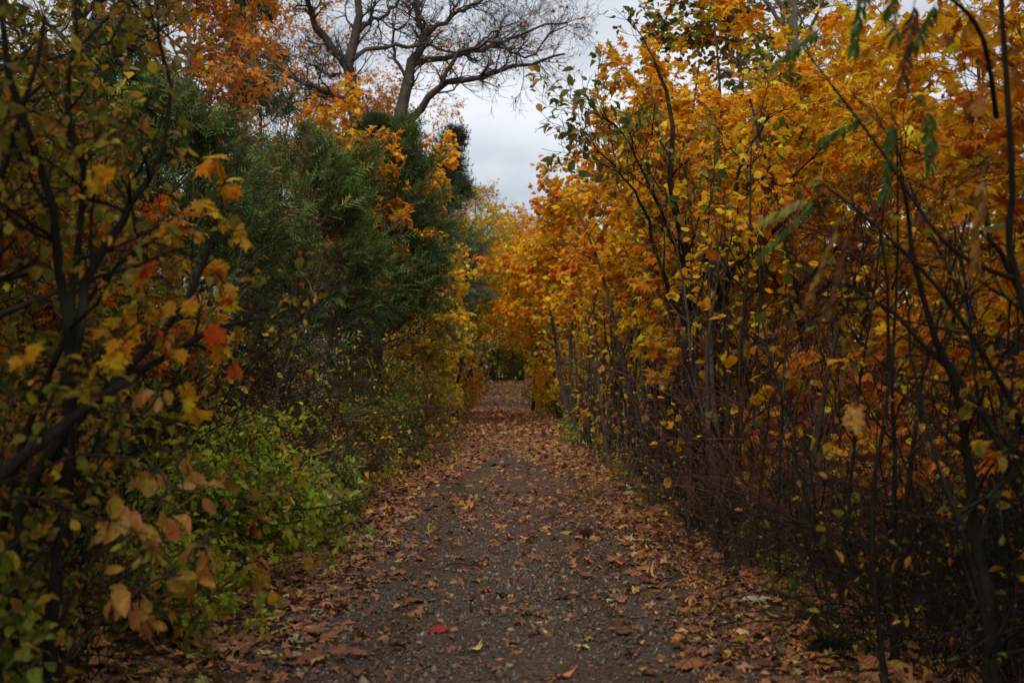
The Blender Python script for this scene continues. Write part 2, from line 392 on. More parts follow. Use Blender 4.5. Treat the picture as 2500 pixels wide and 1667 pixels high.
BROWNL = [((.30, .125, .05), 3), ((.22, .09, .04), 3), ((.36, .13, .045), 2), ((.15, .065, .035), 1)]
LITTER = TAN[:2] + BROWNL + [((.52, .30, .06), .6), ((.50, .20, .05), 1.6), ((.36, .32, .10), .35)]

# ------------------------------------------------------------------ ground and path
def sheet(name, xs, ys, dz, mt, kind='structure'):
    X, Y = np.meshgrid(xs, ys); Z = gz(X, Y) + dz; nx, ny = len(xs), len(ys)
    V = np.column_stack([X.ravel(), Y.ravel(), Z.ravel()]); i = np.arange(nx * ny).reshape(ny, nx)
    F = np.stack([i[:-1, :-1], i[:-1, 1:], i[1:, 1:], i[1:, :-1]], -1).reshape(-1, 4)
    o = emit(None, name, [(V, F, np.full((len(V), 3), .1))], mt, kind, True); return o
gx = np.concatenate([np.linspace(-400, -30, 12), np.linspace(-26, -4, 23), np.linspace(-3.5, 3.5, 29), np.linspace(4, 26, 23), np.linspace(30, 400, 12)])
gy = np.concatenate([np.linspace(-200, -12, 10), np.linspace(-9, 60, 139), np.linspace(61, 120, 60), np.linspace(125, 700, 24)])
sheet('forest_floor', gx, gy, 0, M_FLOOR)
# the track: a ragged-edged strip
ys = np.concatenate([np.linspace(-14, 60, 297), np.linspace(60.5, 130, 140)]); us = np.linspace(-1, 1, 15)
U, Y = np.meshgrid(us, ys)
wv = 1.78 + .12 * np.sin(Y * 1.7 + np.sign(U) * 2) + .08 * np.sin(Y * 4.3 + U) + .05 * np.sin(Y * 11 + 3 * U)
X = U * wv; Z = gz(X, Y) + .012 - .03 * (np.abs(np.abs(X) - .75) < .3) * (.5 + .5 * np.cos((np.abs(X) - .75) / .3 * PI)) * .5 + .008 * np.sin(X * 9 + Y * 3) * np.sin(Y * 5) * .5
Z = np.where(np.abs(U) > .99, gz(X, Y) - .02, Z)
i = np.arange(U.size).reshape(U.shape)
emit(None, 'path', [(np.column_stack([X.ravel(), Y.ravel(), Z.ravel()]), np.stack([i[:-1, :-1], i[:-1, 1:], i[1:, 1:], i[1:, :-1]], -1).reshape(-1, 4), np.full((U.size, 3), .1))], M_PATH, 'structure', True)

# ------------------------------------------------------------------ plant kinds
def maple(label, base, h, rad, seed, pal=ORANGE, n=1, r=.055, size=.14, t0=.38, per=7, k=(20, 6, 4), ind=0, limbs=False, tm=MAPLE_MID, lean=(0, 0, 0), tilt=.05, bark=BROWN, clip=None, name='maple_tree', group=None, cat='tree', keep=1, hi=MAPLE_HI, droop=.4, dens=1.3):
    kk = max(4, round(k[0] / n)); per = round(per * dens)
    return woody(name, label, cat, base, seed, group, dict(n=n, tilt=tilt, h=h, r=r, wander=.06, up=.05, lean=lean),
        [dict(k=kk, t0=t0, t1=.98, L=rad * 1.15, a0=.7, a1=1.25, up=.02, tl=.55, wander=.12, rmax=.03, flat=.2),
         dict(k=k[1], t0=.2, t1=1, L=rad * .48, a0=.4, a1=1.0, up=.0, tl=.4, flat=.3, rmax=.012),
         dict(k=k[2], t0=.2, t1=1, L=rad * .24, a0=.3, a1=1.1, up=-.04, tl=.2, flat=.3, rmax=.006)],
        dict(tm=tm, hi=hi, size=size * .92, per=per, pal=pal, on=(-1, -2), droop=droop, keep=keep, upn=1.35), ind, limbs, bark, clip=clip)

def cedar(label, base, h, rad, seed, pal=CEDARP, r=.11, k=95, per=9, size=.3, zlow=.1, clip=None, lean=(0, 0, 0), pw=.75, group=None, up=.07):
    rng = RNG(seed); bx, by = base[:2]; bz = float(gz(bx, by))
    root = emp('cedar_tree', (bx, by, bz), label, 'tree', group)
    P = grow([[bx, by, bz - .1]], np.array([[0, 0, 1.]]) + lean, h, 12, .035, .05, rng); R = taper(r, 12, 1, .08)
    emit(root, 'trunk', [tubes(P, R, 9, BROWN)], M_ROUGH, smooth=True)
    S, D, rr, t, _ = kids(P, R, k, zlow, .99, 1.0, 1.45, rng)
    prof = np.clip((1 - t) ** pw, .06, 1) * np.clip((t - zlow) / .12 + .75, .6, 1)
    Q = grow(S, D, rad * prof * rng.uniform(.5, 1.25, k), 7, .12, up, rng)
    if clip is not None: kk = clip(Q[:, -1]); Q, rr, t = Q[kk], rr[kk], t[kk]
    RQ = taper(np.minimum(rr * .5, .022), 7, len(Q), .2)
    S2, D2, r2, _, par = kids(Q, RQ, 14, .3, 1, .4, 1.0, rng, .25)
    L2 = np.maximum(.12, rad * .34 * prof[par] if clip is None else rad * .34 * np.clip((1 - t[par]) ** pw, .06, 1)) * rng.uniform(.6, 1.3, len(S2))
    Q2 = grow(S2, D2, L2, 4, .14, up * 1.3, rng); RQ2 = taper(np.minimum(r2 * .6, .007), 4, len(Q2), .4)
    emit(root, 'twigs', [tubes(Q, RQ, 4, BROWN), tubes(Q2, RQ2, 3, (.07, .045, .03), rng)], M_TWIG, 'stuff')
    p, a, nn, par2 = on_twigs(Q2, per, rng, .05, None, .12, .9, .6)
    a = a + .45 * unit(p - np.array([bx, by, bz + h * .45])); bare = (t[par[par2]] < zlow + .10) & (rng.random(len(p)) < .75)
    p, a, nn = p[~bare], a[~bare], nn[~bare]
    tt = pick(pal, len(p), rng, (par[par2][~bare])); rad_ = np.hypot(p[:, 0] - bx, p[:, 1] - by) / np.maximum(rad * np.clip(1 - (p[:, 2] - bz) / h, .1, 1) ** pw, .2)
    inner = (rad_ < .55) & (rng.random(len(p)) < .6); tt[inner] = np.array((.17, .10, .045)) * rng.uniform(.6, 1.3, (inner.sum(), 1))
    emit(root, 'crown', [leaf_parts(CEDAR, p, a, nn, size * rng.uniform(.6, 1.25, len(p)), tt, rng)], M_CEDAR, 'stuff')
    return root

def bush(name, label, base, h, spread, seed, pal, size=.06, n=9, per=6, tm=OVAL_LO, hi=OVAL_HI, ind=0, k=(5, 4, 4), r=.012, group=None, bark=BROWN, tilt=.5, droop=.15, keep=1, clip=None, cat='shrub', lean=(0, 0, 0), t0=.15):
    return woody(name, label, cat, base, seed, group, dict(n=n, tilt=tilt, h=h * 1.1, r=r, wander=.1, up=.02, lean=lean),
        [dict(k=k[0], t0=t0, t1=1, L=spread * .7, a0=.4, a1=1.1, up=.02, tl=.35, rmax=.008, n=5),
         dict(k=k[1], t0=.2, t1=1, L=spread * .38, a0=.4, a1=1.1, up=.03, tl=.2, rmax=.005, n=4),
         dict(k=k[2], t0=.2, t1=1, L=spread * .2, a0=.3, a1=1.0, up=.03, tl=.1, rmax=.003, rmin=.0018)],
        dict(tm=tm, hi=hi, size=size, per=per, pal=pal, on=(-1, -2), droop=droop, keep=keep), ind, False, bark, clip=clip)

def bramble(label, base, rad, h, seed, n=60, bark=DARK, group=None, leafpal=None, side=6, dry=0):
    """a tangle of arching canes with side shoots"""
    rng = RNG(seed); bx, by = base[:2]; bz = float(gz(bx, by)); root = emp('bramble_bush', (bx, by, bz), label, 'bush', group)
    a = rng.uniform(0, 2 * PI, n); q = rad * .5 * np.sqrt(rng.random(n)); x = bx + q * np.cos(a); y = by + q * np.sin(a)
    b = rng.uniform(0, 2 * PI, n); D = np.column_stack([.55 * np.cos(b), .55 * np.sin(b), np.ones(n)])
    P = grow(np.column_stack([x, y, gz(x, y) - .03]), D, h * rng.uniform(.8, 1.9, n), 12, .14, -.10, rng); R = taper(rng.uniform(.003, .008, n), 12, n, .35)
    for i in range(min(30, n)): emit(root, 'cane', [tubes(P[i:i + 1], R[i:i + 1], 4, np.array(bark) * rng.uniform(.7, 1.5))], M_TWIG)
    S, Dk, r, t, _ = kids(P, R, side, .2, 1, .4, 1.3, rng); Q = grow(S, Dk, h * .4 * rng.uniform(.4, 1.2, len(S)), 4, .2, -.04, rng); RQ = np.maximum(taper(r * .6, 4, len(Q), .4), .0016)
    S, Dk, r, t, _ = kids(Q, RQ, 3, .2, 1, .4, 1.2, rng); Q3 = grow(S, Dk, h * .17 * rng.uniform(.4, 1.2, len(S)), 2, .18, 0, rng); R3 = np.maximum(taper(r * .6, 2, len(Q3), .5), .0013)
    pr = [tubes(Q, RQ, 3, bark, rng), tubes(Q3, R3, 3, bark, rng)]
    if n > 30: pr.append(tubes(P[30:], R[30:], 4, bark, rng))
    emit(root, 'twigs', pr, M_TWIG, 'stuff')
    if leafpal:
        p, ax, nn, par = on_twigs(Q3, 1, rng, .4); k = rng.random(len(p)) < .5
        emit_leaves(root, OVAL_LO, p[k], ax[k], nn[k], .055 * rng.uniform(.6, 1.3, k.sum()), leafpal, rng, name='foliage')
    return root

# ------------------------------------------------------------------ right of the track
clipR = lambda P: P[:, 0] > .72 - .00 * P[:, 1]
def clipRgap(P):  # crowns lean over the track only as far as the photo shows
    lim = np.where(P[:, 2] > 3.2, 1.0, 1.35); return (P[:, 0] > lim) & (P[:, 2] > 2.25)
archR = lambda P: (P[:, 2] > 2.5) & ((P[:, 0] > 1.45) | (P[:, 2] > 3.9))
archL = lambda P: (P[:, 0] < -1.5) | (P[:, 2] > 3.9)
maple('golden maple behind the dark forked sapling, the tallest right of the track', (3.0, 16.6), 7.5, 2.2, 11, ORANGE, 3, .075, .15, .46, 7, (24, 7, 4), 150, True, tilt=.10, clip=clipRgap)
woody('forked_sapling', 'dark forked small tree with large olive green leaves at the right track edge', 'tree', (2.15, 12.9), 12, None, None,
    [dict(k=9, t0=.35, t1=1, L=1.25, a0=.4, a1=1.0, up=.05, wander=.14, rmax=.014, tl=.45), dict(k=5, t0=.25, t1=1, L=.6, a0=.4, a1=1.0, up=.03, rmax=.007, n=5), dict(k=3, t0=.3, t1=1, L=.28, a0=.3, a1=.9, up=.02, rmax=.004)],
    dict(tm=OVAL_LO, hi=OVAL_HI, size=.125, per=2, pal=OLIVE, on=(-1,), droop=.3, keep=.62), 250, True, DARK,
    paths=[([(2.10, 12.9, -.1), (2.06, 12.9, 1.2), (2.04, 12.85, 2.3), (1.99, 12.7, 3.1), (1.82, 12.6, 3.9), (1.85, 12.5, 4.5), (1.66, 12.5, 5.2)], .07),
           ([(2.10, 12.9, .9), (2.12, 12.95, 2.0), (2.22, 12.9, 2.9), (2.5, 12.8, 3.5), (2.68, 12.8, 4.2), (3.0, 12.8, 4.7)], .05),
           ([(2.3, 13.1, -.1), (2.33, 13.0, 1.1), (2.36, 13.0, 2.3), (2.62, 13.0, 3.0), (3.3, 12.9, 3.6)], .065),
           ([(2.05, 12.9, 2.2), (1.75, 12.6, 2.8), (1.45, 12.3, 3.6), (1.12, 12.1, 4.0)], .03),
           ([(2.0, 12.8, 3.0), (1.7, 12.6, 3.6), (1.35, 12.5, 4.3), (1.05, 12.4, 4.6)], .024)])
maple('deep orange maple standing just before the bend of the hedge, grey stem', (2.5, 20.5), 6.9, 1.9, 13, ORANGE, 2, .06, .15, .44, 7, (22, 7, 4), 60, True, clip=clipRgap)
maple('fiery orange young maple leaning in over the track', (2.4, 26), 7.4, 2.1, 14, FIRE + GOLD[:2], 1, .07, .15, .44, 7, (22, 7, 4), 0, tm=MAPLE_LO, clip=clipRgap)
maple('slim gold maple with straight grey brown trunk by the track', (2.0, 33), 7.8, 2.2, 15, GOLD + FIRE[:1], 1, .09, .16, .42, 7, (22, 6, 4), 0, tm=MAPLE_LO, bark=(.085, .073, .06), clip=archR)
maple('yellow and orange maple forming the right side of the leafy arch', (2.3, 44), 7.6, 3.0, 16, GOLD + FIRE[:1], 1, .11, .18, .34, 7, (24, 6, 4), 0, tm=MAPLE_LO, bark=(.075, .063, .052), clip=archR)
maple('broad glowing orange maple in the middle of the right thicket', (4.4, 15.0), 7.6, 2.6, 17, ORANGE, 2, .08, .15, .36, 7, (24, 7, 4), 150, False)
maple('amber maple with low spreading branches above the bramble mound', (5.4, 12.2), 6.9, 2.6, 18, ORANGE + GOLD[:1], 2, .07, .14, .34, 7, (24, 7, 4), 150, False)
maple('dim rusty orange maple at the far right edge', (5.2, 8.8), 5.6, 2.2, 19, FIRE + ORANGE[:2], 2, .06, .14, .36, 6, (22, 6, 4), 150, False)
maple('golden maple crown showing below the two tall grey trunks', (6.4, 19), 8.6, 3.0, 20, GOLD, 1, .09, .15, .3, 7, (24, 7, 4), 0, tm=MAPLE_LO)
maple('orange maple deep in the wood right of the track', (9.4, 21), 9.2, 3.2, 21, ORANGE, 1, .09, .16, .25, 7, (24, 7, 4), 0, tm=MAPLE_LO)
maple('low yellow maple down the bank behind the stems', (5.2, 24), 6.0, 2.8, 22, YELLOW, 2, .07, .15, .12, 7, (26, 6, 4), 0, tm=MAPLE_LO)
maple('low orange maple at the bottom of the bank', (7.4, 15.5), 4.4, 2.6, 23, FIRE + GOLD[:2], 2, .06, .15, .10, 7, (26, 6, 4), 0, tm=MAPLE_LO)

def tall_trunk(label, base, h, r, seed, bark, pal, crown0, lean=(0, 0, 0), keep=.7, L=3.2, clip=None, name='tall_tree', wander=.035):
    return woody(name, label, 'tree', base, seed, None, dict(n=1, tilt=.02, h=h, r=r, wander=wander, up=.04, lean=lean),
        [dict(k=18, t0=crown0, t1=1, L=L, a0=.6, a1=1.1, up=.05, wander=.17, rmax=.07), dict(k=7, t0=.2, t1=1, L=L * .5, wander=.2, rmax=.025), dict(k=5, t0=.2, t1=1, L=L * .25, wander=.2, rmax=.009, rmin=.005)],
        dict(tm=BIT, size=.15, per=3, pal=pal, on=(-1,), keep=keep), 0, True, bark, M_ROUGH, clip=clip)
tall_trunk('stout tall tree with rough grey trunk rising above the orange crowns', (6.3, 28), 17, .27, 31, (.19, .165, .135), OLIVE + RUST, .5, keep=.5)
tall_trunk('second tall grey trunk, thinner and further right, above the orange crowns', (9.9, 34), 17, .26, 32, (.15, .13, .115), OLIVE, .42, keep=.12)
maple('tall green and red leaved tree crown beside the stout grey trunk', (5.0, 27), 14.5, 3.2, 33, OLIVE + GOLD[:2] + [((.35, .03, .02), .5)], 1, .14, .19, .42, 6, (22, 6, 4), 0, tm=MAPLE_LO, clip=lambda P: P[:, 0] > 3.2)

# thin saplings of the thicket: a few kinds, then copies
protos = []
for s in range(6):
    pal = [GOLD, YELLOW[2:] + ORANGE[:3], OLIVE, ORANGE, FIRE, OLIVE + ORANGE[:2]][s]
    o = woody('thicket_sapling', ['thin black sapling with a few gold leaves in the right thicket', 'crooked brown sapling with mixed amber leaves in the right thicket', 'thin sapling with oval olive leaves in the right thicket', 'thin black sapling with orange leaves in the right thicket', 'pale grey sapling with fiery orange leaves in the right thicket', 'brown sapling with small olive lobed leaves in the right thicket'][s], 'sapling', (2.5 + .4 * s, 17.5 - s), 50 + s, ['black saplings with gold leaves', 'crooked brown saplings', 'saplings with oval olive leaves', 'black saplings with orange leaves', 'pale grey saplings', 'brown saplings with lobed olive leaves'][s] + ' in the right thicket',
        dict(n=1, tilt=.08, h=3.3 + .3 * (s % 3), r=.024 + .007 * (s % 3), wander=.085, up=.04),
        [dict(k=12, t0=.15, t1=1, L=.8, a0=.4, a1=1.1, up=.04, wander=.16, rmax=.009, rmin=.003), dict(k=4, t0=.2, t1=1, L=.35, a0=.4, a1=1.1, wander=.16, rmax=.005, rmin=.002)],
        dict(tm=MAPLE_LO if s != 2 else OVAL_LO, size=.1, per=2, pal=pal, on=(-1,), keep=.15, t0=.5), 0, False, [DARK, BROWN, (.06, .05, .042), DARK, GREY, BROWN][s])
    protos.append(o)
rng = RNG(77)
for i in range(78):
    y = 7.5 + 30 * rng.random() ** 1.1; x = 1.95 + .25 * rng.random() + (0 if i % 2 else 4.0 * rng.random() ** 1.2) + (.5 if y < 10 else 0)
    o = copy_tree(protos[i % 6]); o.location = (x, y, float(gz(x, y))); o.rotation_euler = (rng.normal(0, .07), rng.normal(0, .07), rng.uniform(0, 6.28)); s = rng.uniform(.75, 1.25); o.scale = (s, s, s * rng.uniform(.9, 1.1))

STEMS = []
for q, (lb, bk) in enumerate([('straight dark trunk of a young tree at the right track edge', DARK), ('slightly bent brown trunk of a young tree at the right track edge', BROWN), ('leaning grey brown trunk of a young tree at the right track edge', (.085, .07, .058))]):
    STEMS.append(woody('young_tree', lb, 'tree', (2.1 + .2 * q, 14 + 2 * q), 90 + q, lb.split(' of ')[0] + 's', dict(n=1, tilt=.05 + .05 * q, h=4.6, r=.045 + .008 * q, wander=.03 + .02 * q, up=.05),
        [dict(k=9, t0=.58, t1=1, L=1.1, a0=.4, a1=1.0, up=.08, rmax=.015), dict(k=4, t0=.2, t1=1, L=.5, up=.02, rmax=.006), dict(k=3, t0=.3, t1=1, L=.25, rmax=.003, rmin=.002)], dict(tm=MAPLE_LO, size=.12, per=3, pal=(ORANGE, GOLD, ORANGE)[q], on=(-1,), keep=.5, t0=.4), 0, False, bk))
rng = RNG(78)
for i in range(33):
    y = 9.5 + 27 * rng.random() ** 1.2; x = 1.95 + .9 * rng.random() ** 1.5 + (.45 if y < 11 else 0) + (1.4 * rng.random() if i % 4 == 0 else 0)
    o = copy_tree(STEMS[i % 3]); o.location = (x, y, float(gz(x, y))); o.rotation_euler = (rng.normal(0, .03), rng.normal(0, .04), rng.uniform(0, 6.28)); s = rng.uniform(.6, 1.15); o.scale = (s, s, rng.uniform(.85, 1.15))

bare = woody('bare_sapling', 'thin bare black stem without leaves in the dark right thicket', 'sapling', (2.6, 9.0), 95, 'thin bare stems in the dark right thicket', dict(n=1, tilt=.06, h=3.6, r=.022, wander=.07, up=.05),
    [dict(k=10, t0=.12, t1=1, L=.8, a0=.4, a1=1.0, up=.05, wander=.2, rmax=.008, rmin=.003), dict(k=4, t0=.2, t1=1, L=.35, wander=.2, rmax=.004, rmin=.002)], None, 0, False, DARK)
rng = RNG(79)
for i in range(46):
    y = rng.uniform(6.6, 17); x = 2.15 + 2.6 * rng.random() ** 1.3 + .06 * max(0, 10 - y)
    o = copy_tree(bare); o.location = (x, y, float(gz(x, y))); o.rotation_euler = (rng.normal(0, .09), rng.normal(0, .09), rng.uniform(0, 6.28)); s = rng.uniform(.65, 1.5); o.scale = (s, s, rng.uniform(.6, 1.1))

# bramble tangles low on the right
bramble('mound of arching reddish brown bare canes under the amber maple', (2.85, 10.4), 1.6, 2.1, 41, 95, (.15, .07, .048), side=8)
TANGLE = [bramble('dense dark bare bramble beside the grass tuft', (2.75, 8.0), 1.3, 1.6, 42, 55, DARK, side=6), bramble('small thorny tangle beside the forked tree', (2.6, 14.2), 1.1, 1.3, 46, 70, BROWN, leafpal=YELLOW),
          bramble('dark bramble thicket at the lower right corner of the view', (3.0, 6.0), 1.2, 1.7, 43, 60, DARK, leafpal=DUSK, side=6)]
def tangle(k, x, y, s, lb, turn, group=None):
    o = copy_tree(TANGLE[k]); o.location = (x, y, float(gz(x, y))); o.rotation_euler = (0, 0, turn); o.scale = (s, s, s * 1.05); o['label'] = lb
    if group: o['group'] = group
for k, x, y, sc, lb in [(0, 4.2, 9.0, 1.2, 'tall dark bramble tangle behind the bare thicket'), (2, 2.75, 11.2, .6, 'low dry bramble at the foot of the maple stems'), (0, 4.0, 7.0, 1.25, 'black twiggy bramble filling the right edge'), 
                        (1, 3.5, 12.6, 1.0, 'brown bramble under the broad orange maple'), (0, 5.4, 8.4, 1.3, 'bramble deep in the shade at the right edge'), (1, 3.4, 16.5, 1.2, 'brown bramble between the maple trunks'), (2, 2.7, 7.0, .8, 'dark bramble leaning over the grass tuft')]:
    tangle(k, x, y, sc, lb, x * 7 + y)

# ------------------------------------------------------------------ left of the track
clipL = lambda P: P[:, 0] < -1.15
cedar('nearest feathery green cedar beside the orange maple branch', (-4.3, 15.0), 5.2, 2.9, 101, k=70, zlow=.2, size=.30, per=10, clip=lambda P: P[:, 0] < -1.9, pw=.6)
cedar('big soft green cedar in the middle of the left hedge', (-3.9, 20.0), 6.0, 3.0, 102, k=74, zlow=.2, size=.32, per=10, clip=lambda P: P[:, 0] < -1.7, pw=.5)
cedar('upright dark green cedar overhanging the left track edge', (-2.9, 26.0), 7.4, 2.7, 103, DARKCEDAR + CEDARP[:2], k=105, zlow=.25, size=.36, per=9, clip=lambda P: P[:, 0] < -1.15, pw=.45)
cedar('tall slender hazy grey green cedar standing beyond the hedge', (-3.3, 48), 12.6, 3.6, 104, [((.075, .11, .065), 3), ((.10, .135, .08), 2), ((.14, .13, .08), 1)], k=90, size=.65, per=6, pw=.95)  # palette lightened to grey green, distance haze put into the colour
cedar('tall dark conifer behind the hedge beneath the orange beech', (-7.2, 32), 15.0, 2.0, 105, DARKCEDAR, k=80, size=.6, per=6)
cedar('dark cedar deep behind the left thicket', (-6.6, 18.5), 7.0, 2.8, 106, DARKCEDAR, k=60, size=.45, per=6)
beech = lambda lb, b, h, rd, s, c0=.3, pal=BEECH, keep=1: woody('beech_tree', lb, 'tree', b, s, None, dict(n=1, tilt=.04, h=h, r=.14, wander=.06, up=.04),
    [dict(k=26, t0=c0, t1=1, L=rd, a0=.6, a1=1.2, up=.04, wander=.14, rmax=.05), dict(k=8, t0=.15, t1=1, L=rd * .42, wander=.16, rmax=.016, flat=.2), dict(k=5, t0=.15, t1=1, L=rd * .2, rmax=.006, rmin=.004)],
    dict(tm=BIT, size=.16, per=8, pal=pal, on=(-1,), keep=keep), 0, True, (.26, .235, .21))
beech('copper beech with pale grey branches above the dark conifer', (-6.7, 23), 12, 3.6, 111, .42)
beech('thin copper beech seen between the oak limbs', (-11.0, 50), 20, 5, 112, .25)
beech('sparse copper tree glowing behind the bare oak', (-7.5, 60), 21, 5.5, 113, .2)
beech('copper beech low behind the trunks of the bare oaks', (-8.0, 49), 15, 4.2, 110, .2)
maple('orange leaved sapling growing up out of the big cedar', (-3.3, 24.0), 6.5, 1.9, 114, FIRE + GOLD[:2] + BEECH[:1], 2, .04, .16, .66, 5, (16, 6, 4), 60, clip=lambda P: P[:, 0] < -1.2)
maple('orange and yellow maple fanning out above the dark cedar', (-3.5, 30), 8.7, 2.5, 115, FIRE + GOLD[:2] + BEECH[:1], 2, .05, .17, .62, 6, (24, 6, 4), 0, tm=MAPLE_LO, clip=lambda P: P[:, 0] < -1.2)
maple('yellow maple forming the left side of the leafy arch', (-2.5, 39), 6.6, 2.5, 116, YELLOW[:2] + GOLD[:2], 1, .09, .17, .12, 7, (26, 6, 4), 0, tm=MAPLE_LO, bark=GREY, clip=archL)
maple('yellow maple by the track just beyond the cedars', (-2.7, 34), 6.2, 2.0, 117, YELLOW + GOLD[:1], 2, .06, .15, .1, 7, (24, 6, 4), 0, tm=MAPLE_LO, clip=lambda P: P[:, 0] < -.9)
maple('bright yellow tree behind the left side of the arch', (-3.4, 56), 9.5, 3.0, 118, YELLOW, 1, .11, .2, .12, 7, (26, 6, 4), 0, tm=MAPLE_LO, bark=GREY, clip=archL)

def oak(label, paths, seed, base):
    rng = RNG(seed); root = emp('oak_tree', base, label, 'tree')
    smalls = []
    for j, (p, r) in enumerate(paths):
        q = poly(p, 16)[None]; q[:, 1:] += rng.normal(0, .05, q[:, 1:].shape); R = .86 * r * (1 - .76 * np.linspace(0, 1, 17))[None]
        emit(root, 'trunk' if j == 0 else 'limb', [tubes(q, R, 9 if j == 0 else 6, (.062, .052, .043))], M_ROUGH, smooth=True)
        t0 = .35 if j == 0 else .18
        S, D, rr, t, _ = kids(q, R, 14, t0, 1, .4, 1.1, rng); n = len(S); Q1 = grow(S, D, 2.8 * rng.uniform(.4, 1.15, n) * (1 - .4 * t), 9, .24, .03, rng); R1 = taper(np.minimum(rr * .45, .05), 9, n, .25)
        S, D, rr, t, _ = kids(Q1, R1, 8, .15, 1, .4, 1.1, rng); n = len(S); Q2 = grow(S, D, 1.15 * rng.uniform(.4, 1.2, n), 6, .24, .05, rng); R2 = np.maximum(taper(rr * .55, 6, n, .35), .0055)
        S, D, rr, t, _ = kids(Q2, R2, 6, .15, 1, .4, 1.1, rng); n = len(S); Q3 = grow(S, D, .5 * rng.uniform(.4, 1.2, n), 2, .25, .08, rng); R3 = np.maximum(taper(rr * .6, 2, n, .5), .004)
        smalls += [tubes(Q1, R1, 5, (.05, .042, .036)), tubes(Q2, R2, 4, (.042, .035, .03)), tubes(Q3, R3, 3, (.04, .034, .03))]
        if j < 5:
            pl, a, nn, _ = on_twigs(Q3, 1, rng, .6); k = (rng.random(len(pl)) < .10) & (pl[:, 2] < 17)
            emit_leaves(root, BIT, pl[k], a[k], nn[k], .17 * rng.uniform(.7, 1.2, k.sum()), RUST + BEECH[:1], rng, name='foliage')
    emit(root, 'twigs', smalls, M_ROUGH, 'stuff')
    return root
def ok(pts, y0, dy=0): return [(-9.52 + .00878 * a, y0 + dy * i, 16.9 - .00878 * b) for i, (a, b) in enumerate(pts)]
OAK_A = [([(-5.9, 45, -.1), (-5.95, 45, 6)] + ok([(410, 560), (380, 400), (365, 280), (390, 150), (410, 40), (405, -120), (430, -300)], 45), .42),
         (ok([(365, 300), (300, 220), (230, 140), (200, 60), (165, -60), (150, -250)], 45, -.2), .24),
         (ok([(380, 455), (340, 445), (270, 420), (190, 400), (110, 360), (20, 300), (-80, 280)], 45, -.35), .15),
         (ok([(390, 260), (470, 195), (590, 172), (720, 165), (830, 180), (930, 150), (1020, 110)], 44.8, .3), .12),
         (ok([(400, 130), (480, 60), (560, -10), (640, -120)], 45, .3), .14),
         (ok([(370, 350), (320, 300), (270, 320), (200, 260), (120, 230)], 45, .3), .08)]
OAK_B = [([(-4.35, 46, -.1), (-4.4, 46, 6)] + ok([(585, 570), (600, 410), (622, 290), (672, 180), (700, 90), (670, 0), (650, -200)], 46), .40),
         (ok([(605, 530), (700, 445), (790, 362), (900, 340), (1020, 325), (1130, 285), (1230, 292), (1330, 265)], 46, -.3), .20),
         (ok([(640, 250), (760, 205), (850, 180), (960, 155), (1060, 110), (1150, 62), (1250, 20), (1370, -10)], 46, .2), .16),
         (ok([(780, 370), (850, 240), (930, 205), (1050, 190), (1110, 240), (1180, 270), (1260, 190), (1330, 150)], 45.2, -.2), .11),
         (ok([(690, 110), (790, 30), (880, -40), (1000, -110), (1150, -150)], 46, .3), .15),
         (ok([(622, 300), (565, 215), (545, 110), (600, 30), (640, -60)], 46, .2), .10),
         (ok([(900, 190), (960, 110), (1040, 60), (1130, 0), (1240, -60)], 46.4, .2), .07)]
oak('bare crooked oak with dark trunk, the left of the two against the sky', OAK_A, 121, (-5.9, 45, 0))
oak('bare oak reaching long limbs across the sky, the right of the two', OAK_B, 122, (-4.35, 46, 0))
tall_trunk('tall dim trunk at the upper left corner behind dark leaves', (-7.4, 20), 15, .24, 123, DARK, DUSK, .35, keep=.8)

# left undergrowth
bush('honeysuckle_bush', 'bright green leafy bush at the left track edge, largest of the green ones', (-2.45, 9.6), .80, 1.05, 131, GREEN, .085, 14, 4, ind=300, k=(6, 4, 3), tilt=.7, droop=.45)
bush('honeysuckle_bush', 'small bright green bush low beside the peach coloured leaves', (-2.35, 7.7), .5, .62, 132, GREEN, .08, 10, 3, ind=250, k=(5, 4, 3), tilt=.7, droop=.45)
bush('honeysuckle_bush', 'tall light green bush with upright shoots under the cedar', (-2.7, 11.8), 1.25, .55, 133, GREEN + PALEGREEN[:1], .07, 9, 4, ind=200, k=(7, 3, 3), tilt=.28)
bush('pale_bush', 'low pale yellow green plant spilling onto the left track edge', (-1.95, 11.6), .55, .6, 134, PALEGREEN, .10, 8, 3, ROUND_HI, ROUND_HI, 150, (4, 3, 2), .006, tilt=.8)
bush('pale_bush', 'second pale green plant just behind the low one', (-2.15, 13.2), .8, .6, 135, PALEGREEN + GREEN[:1], .09, 8, 3, OVAL_LO, OVAL_HI, 100, (4, 3, 2), .006, tilt=.6)
bush('hedge_shrub', 'olive yellow shrub at the foot of the middle cedar', (-2.55, 17.2), 1.1, .95, 136, YELLOW + OLIVE[:2], .085, 10, 5, k=(6, 4, 3), clip=lambda P: P[:, 0] < -1.55)
bush('hedge_shrub', 'grey green tall shrub on the left where leaves cover the track', (-2.45, 21.5), 1.5, 1.0, 137, GREEN + OLIVE[:2] + PALEGREEN[:1], .09, 10, 5, k=(7, 4, 3), clip=lambda P: P[:, 0] < -1.5)
bush('hedge_shrub', 'dark olive shrub beneath the overhanging cedar', (-2.5, 26), 1.4, 1.1, 138, OLIVE + YELLOW[:2], .10, 10, 5, k=(6, 4, 3), clip=lambda P: P[:, 0] < -1.45)
bush('hedge_shrub', 'green shrub at the left mouth of the arch', (-2.4, 33), 1.6, 1.1, 139, GREEN + YELLOW[:2], .12, 10, 5, k=(6, 4, 3), clip=lambda P: P[:, 0] < -1.3)
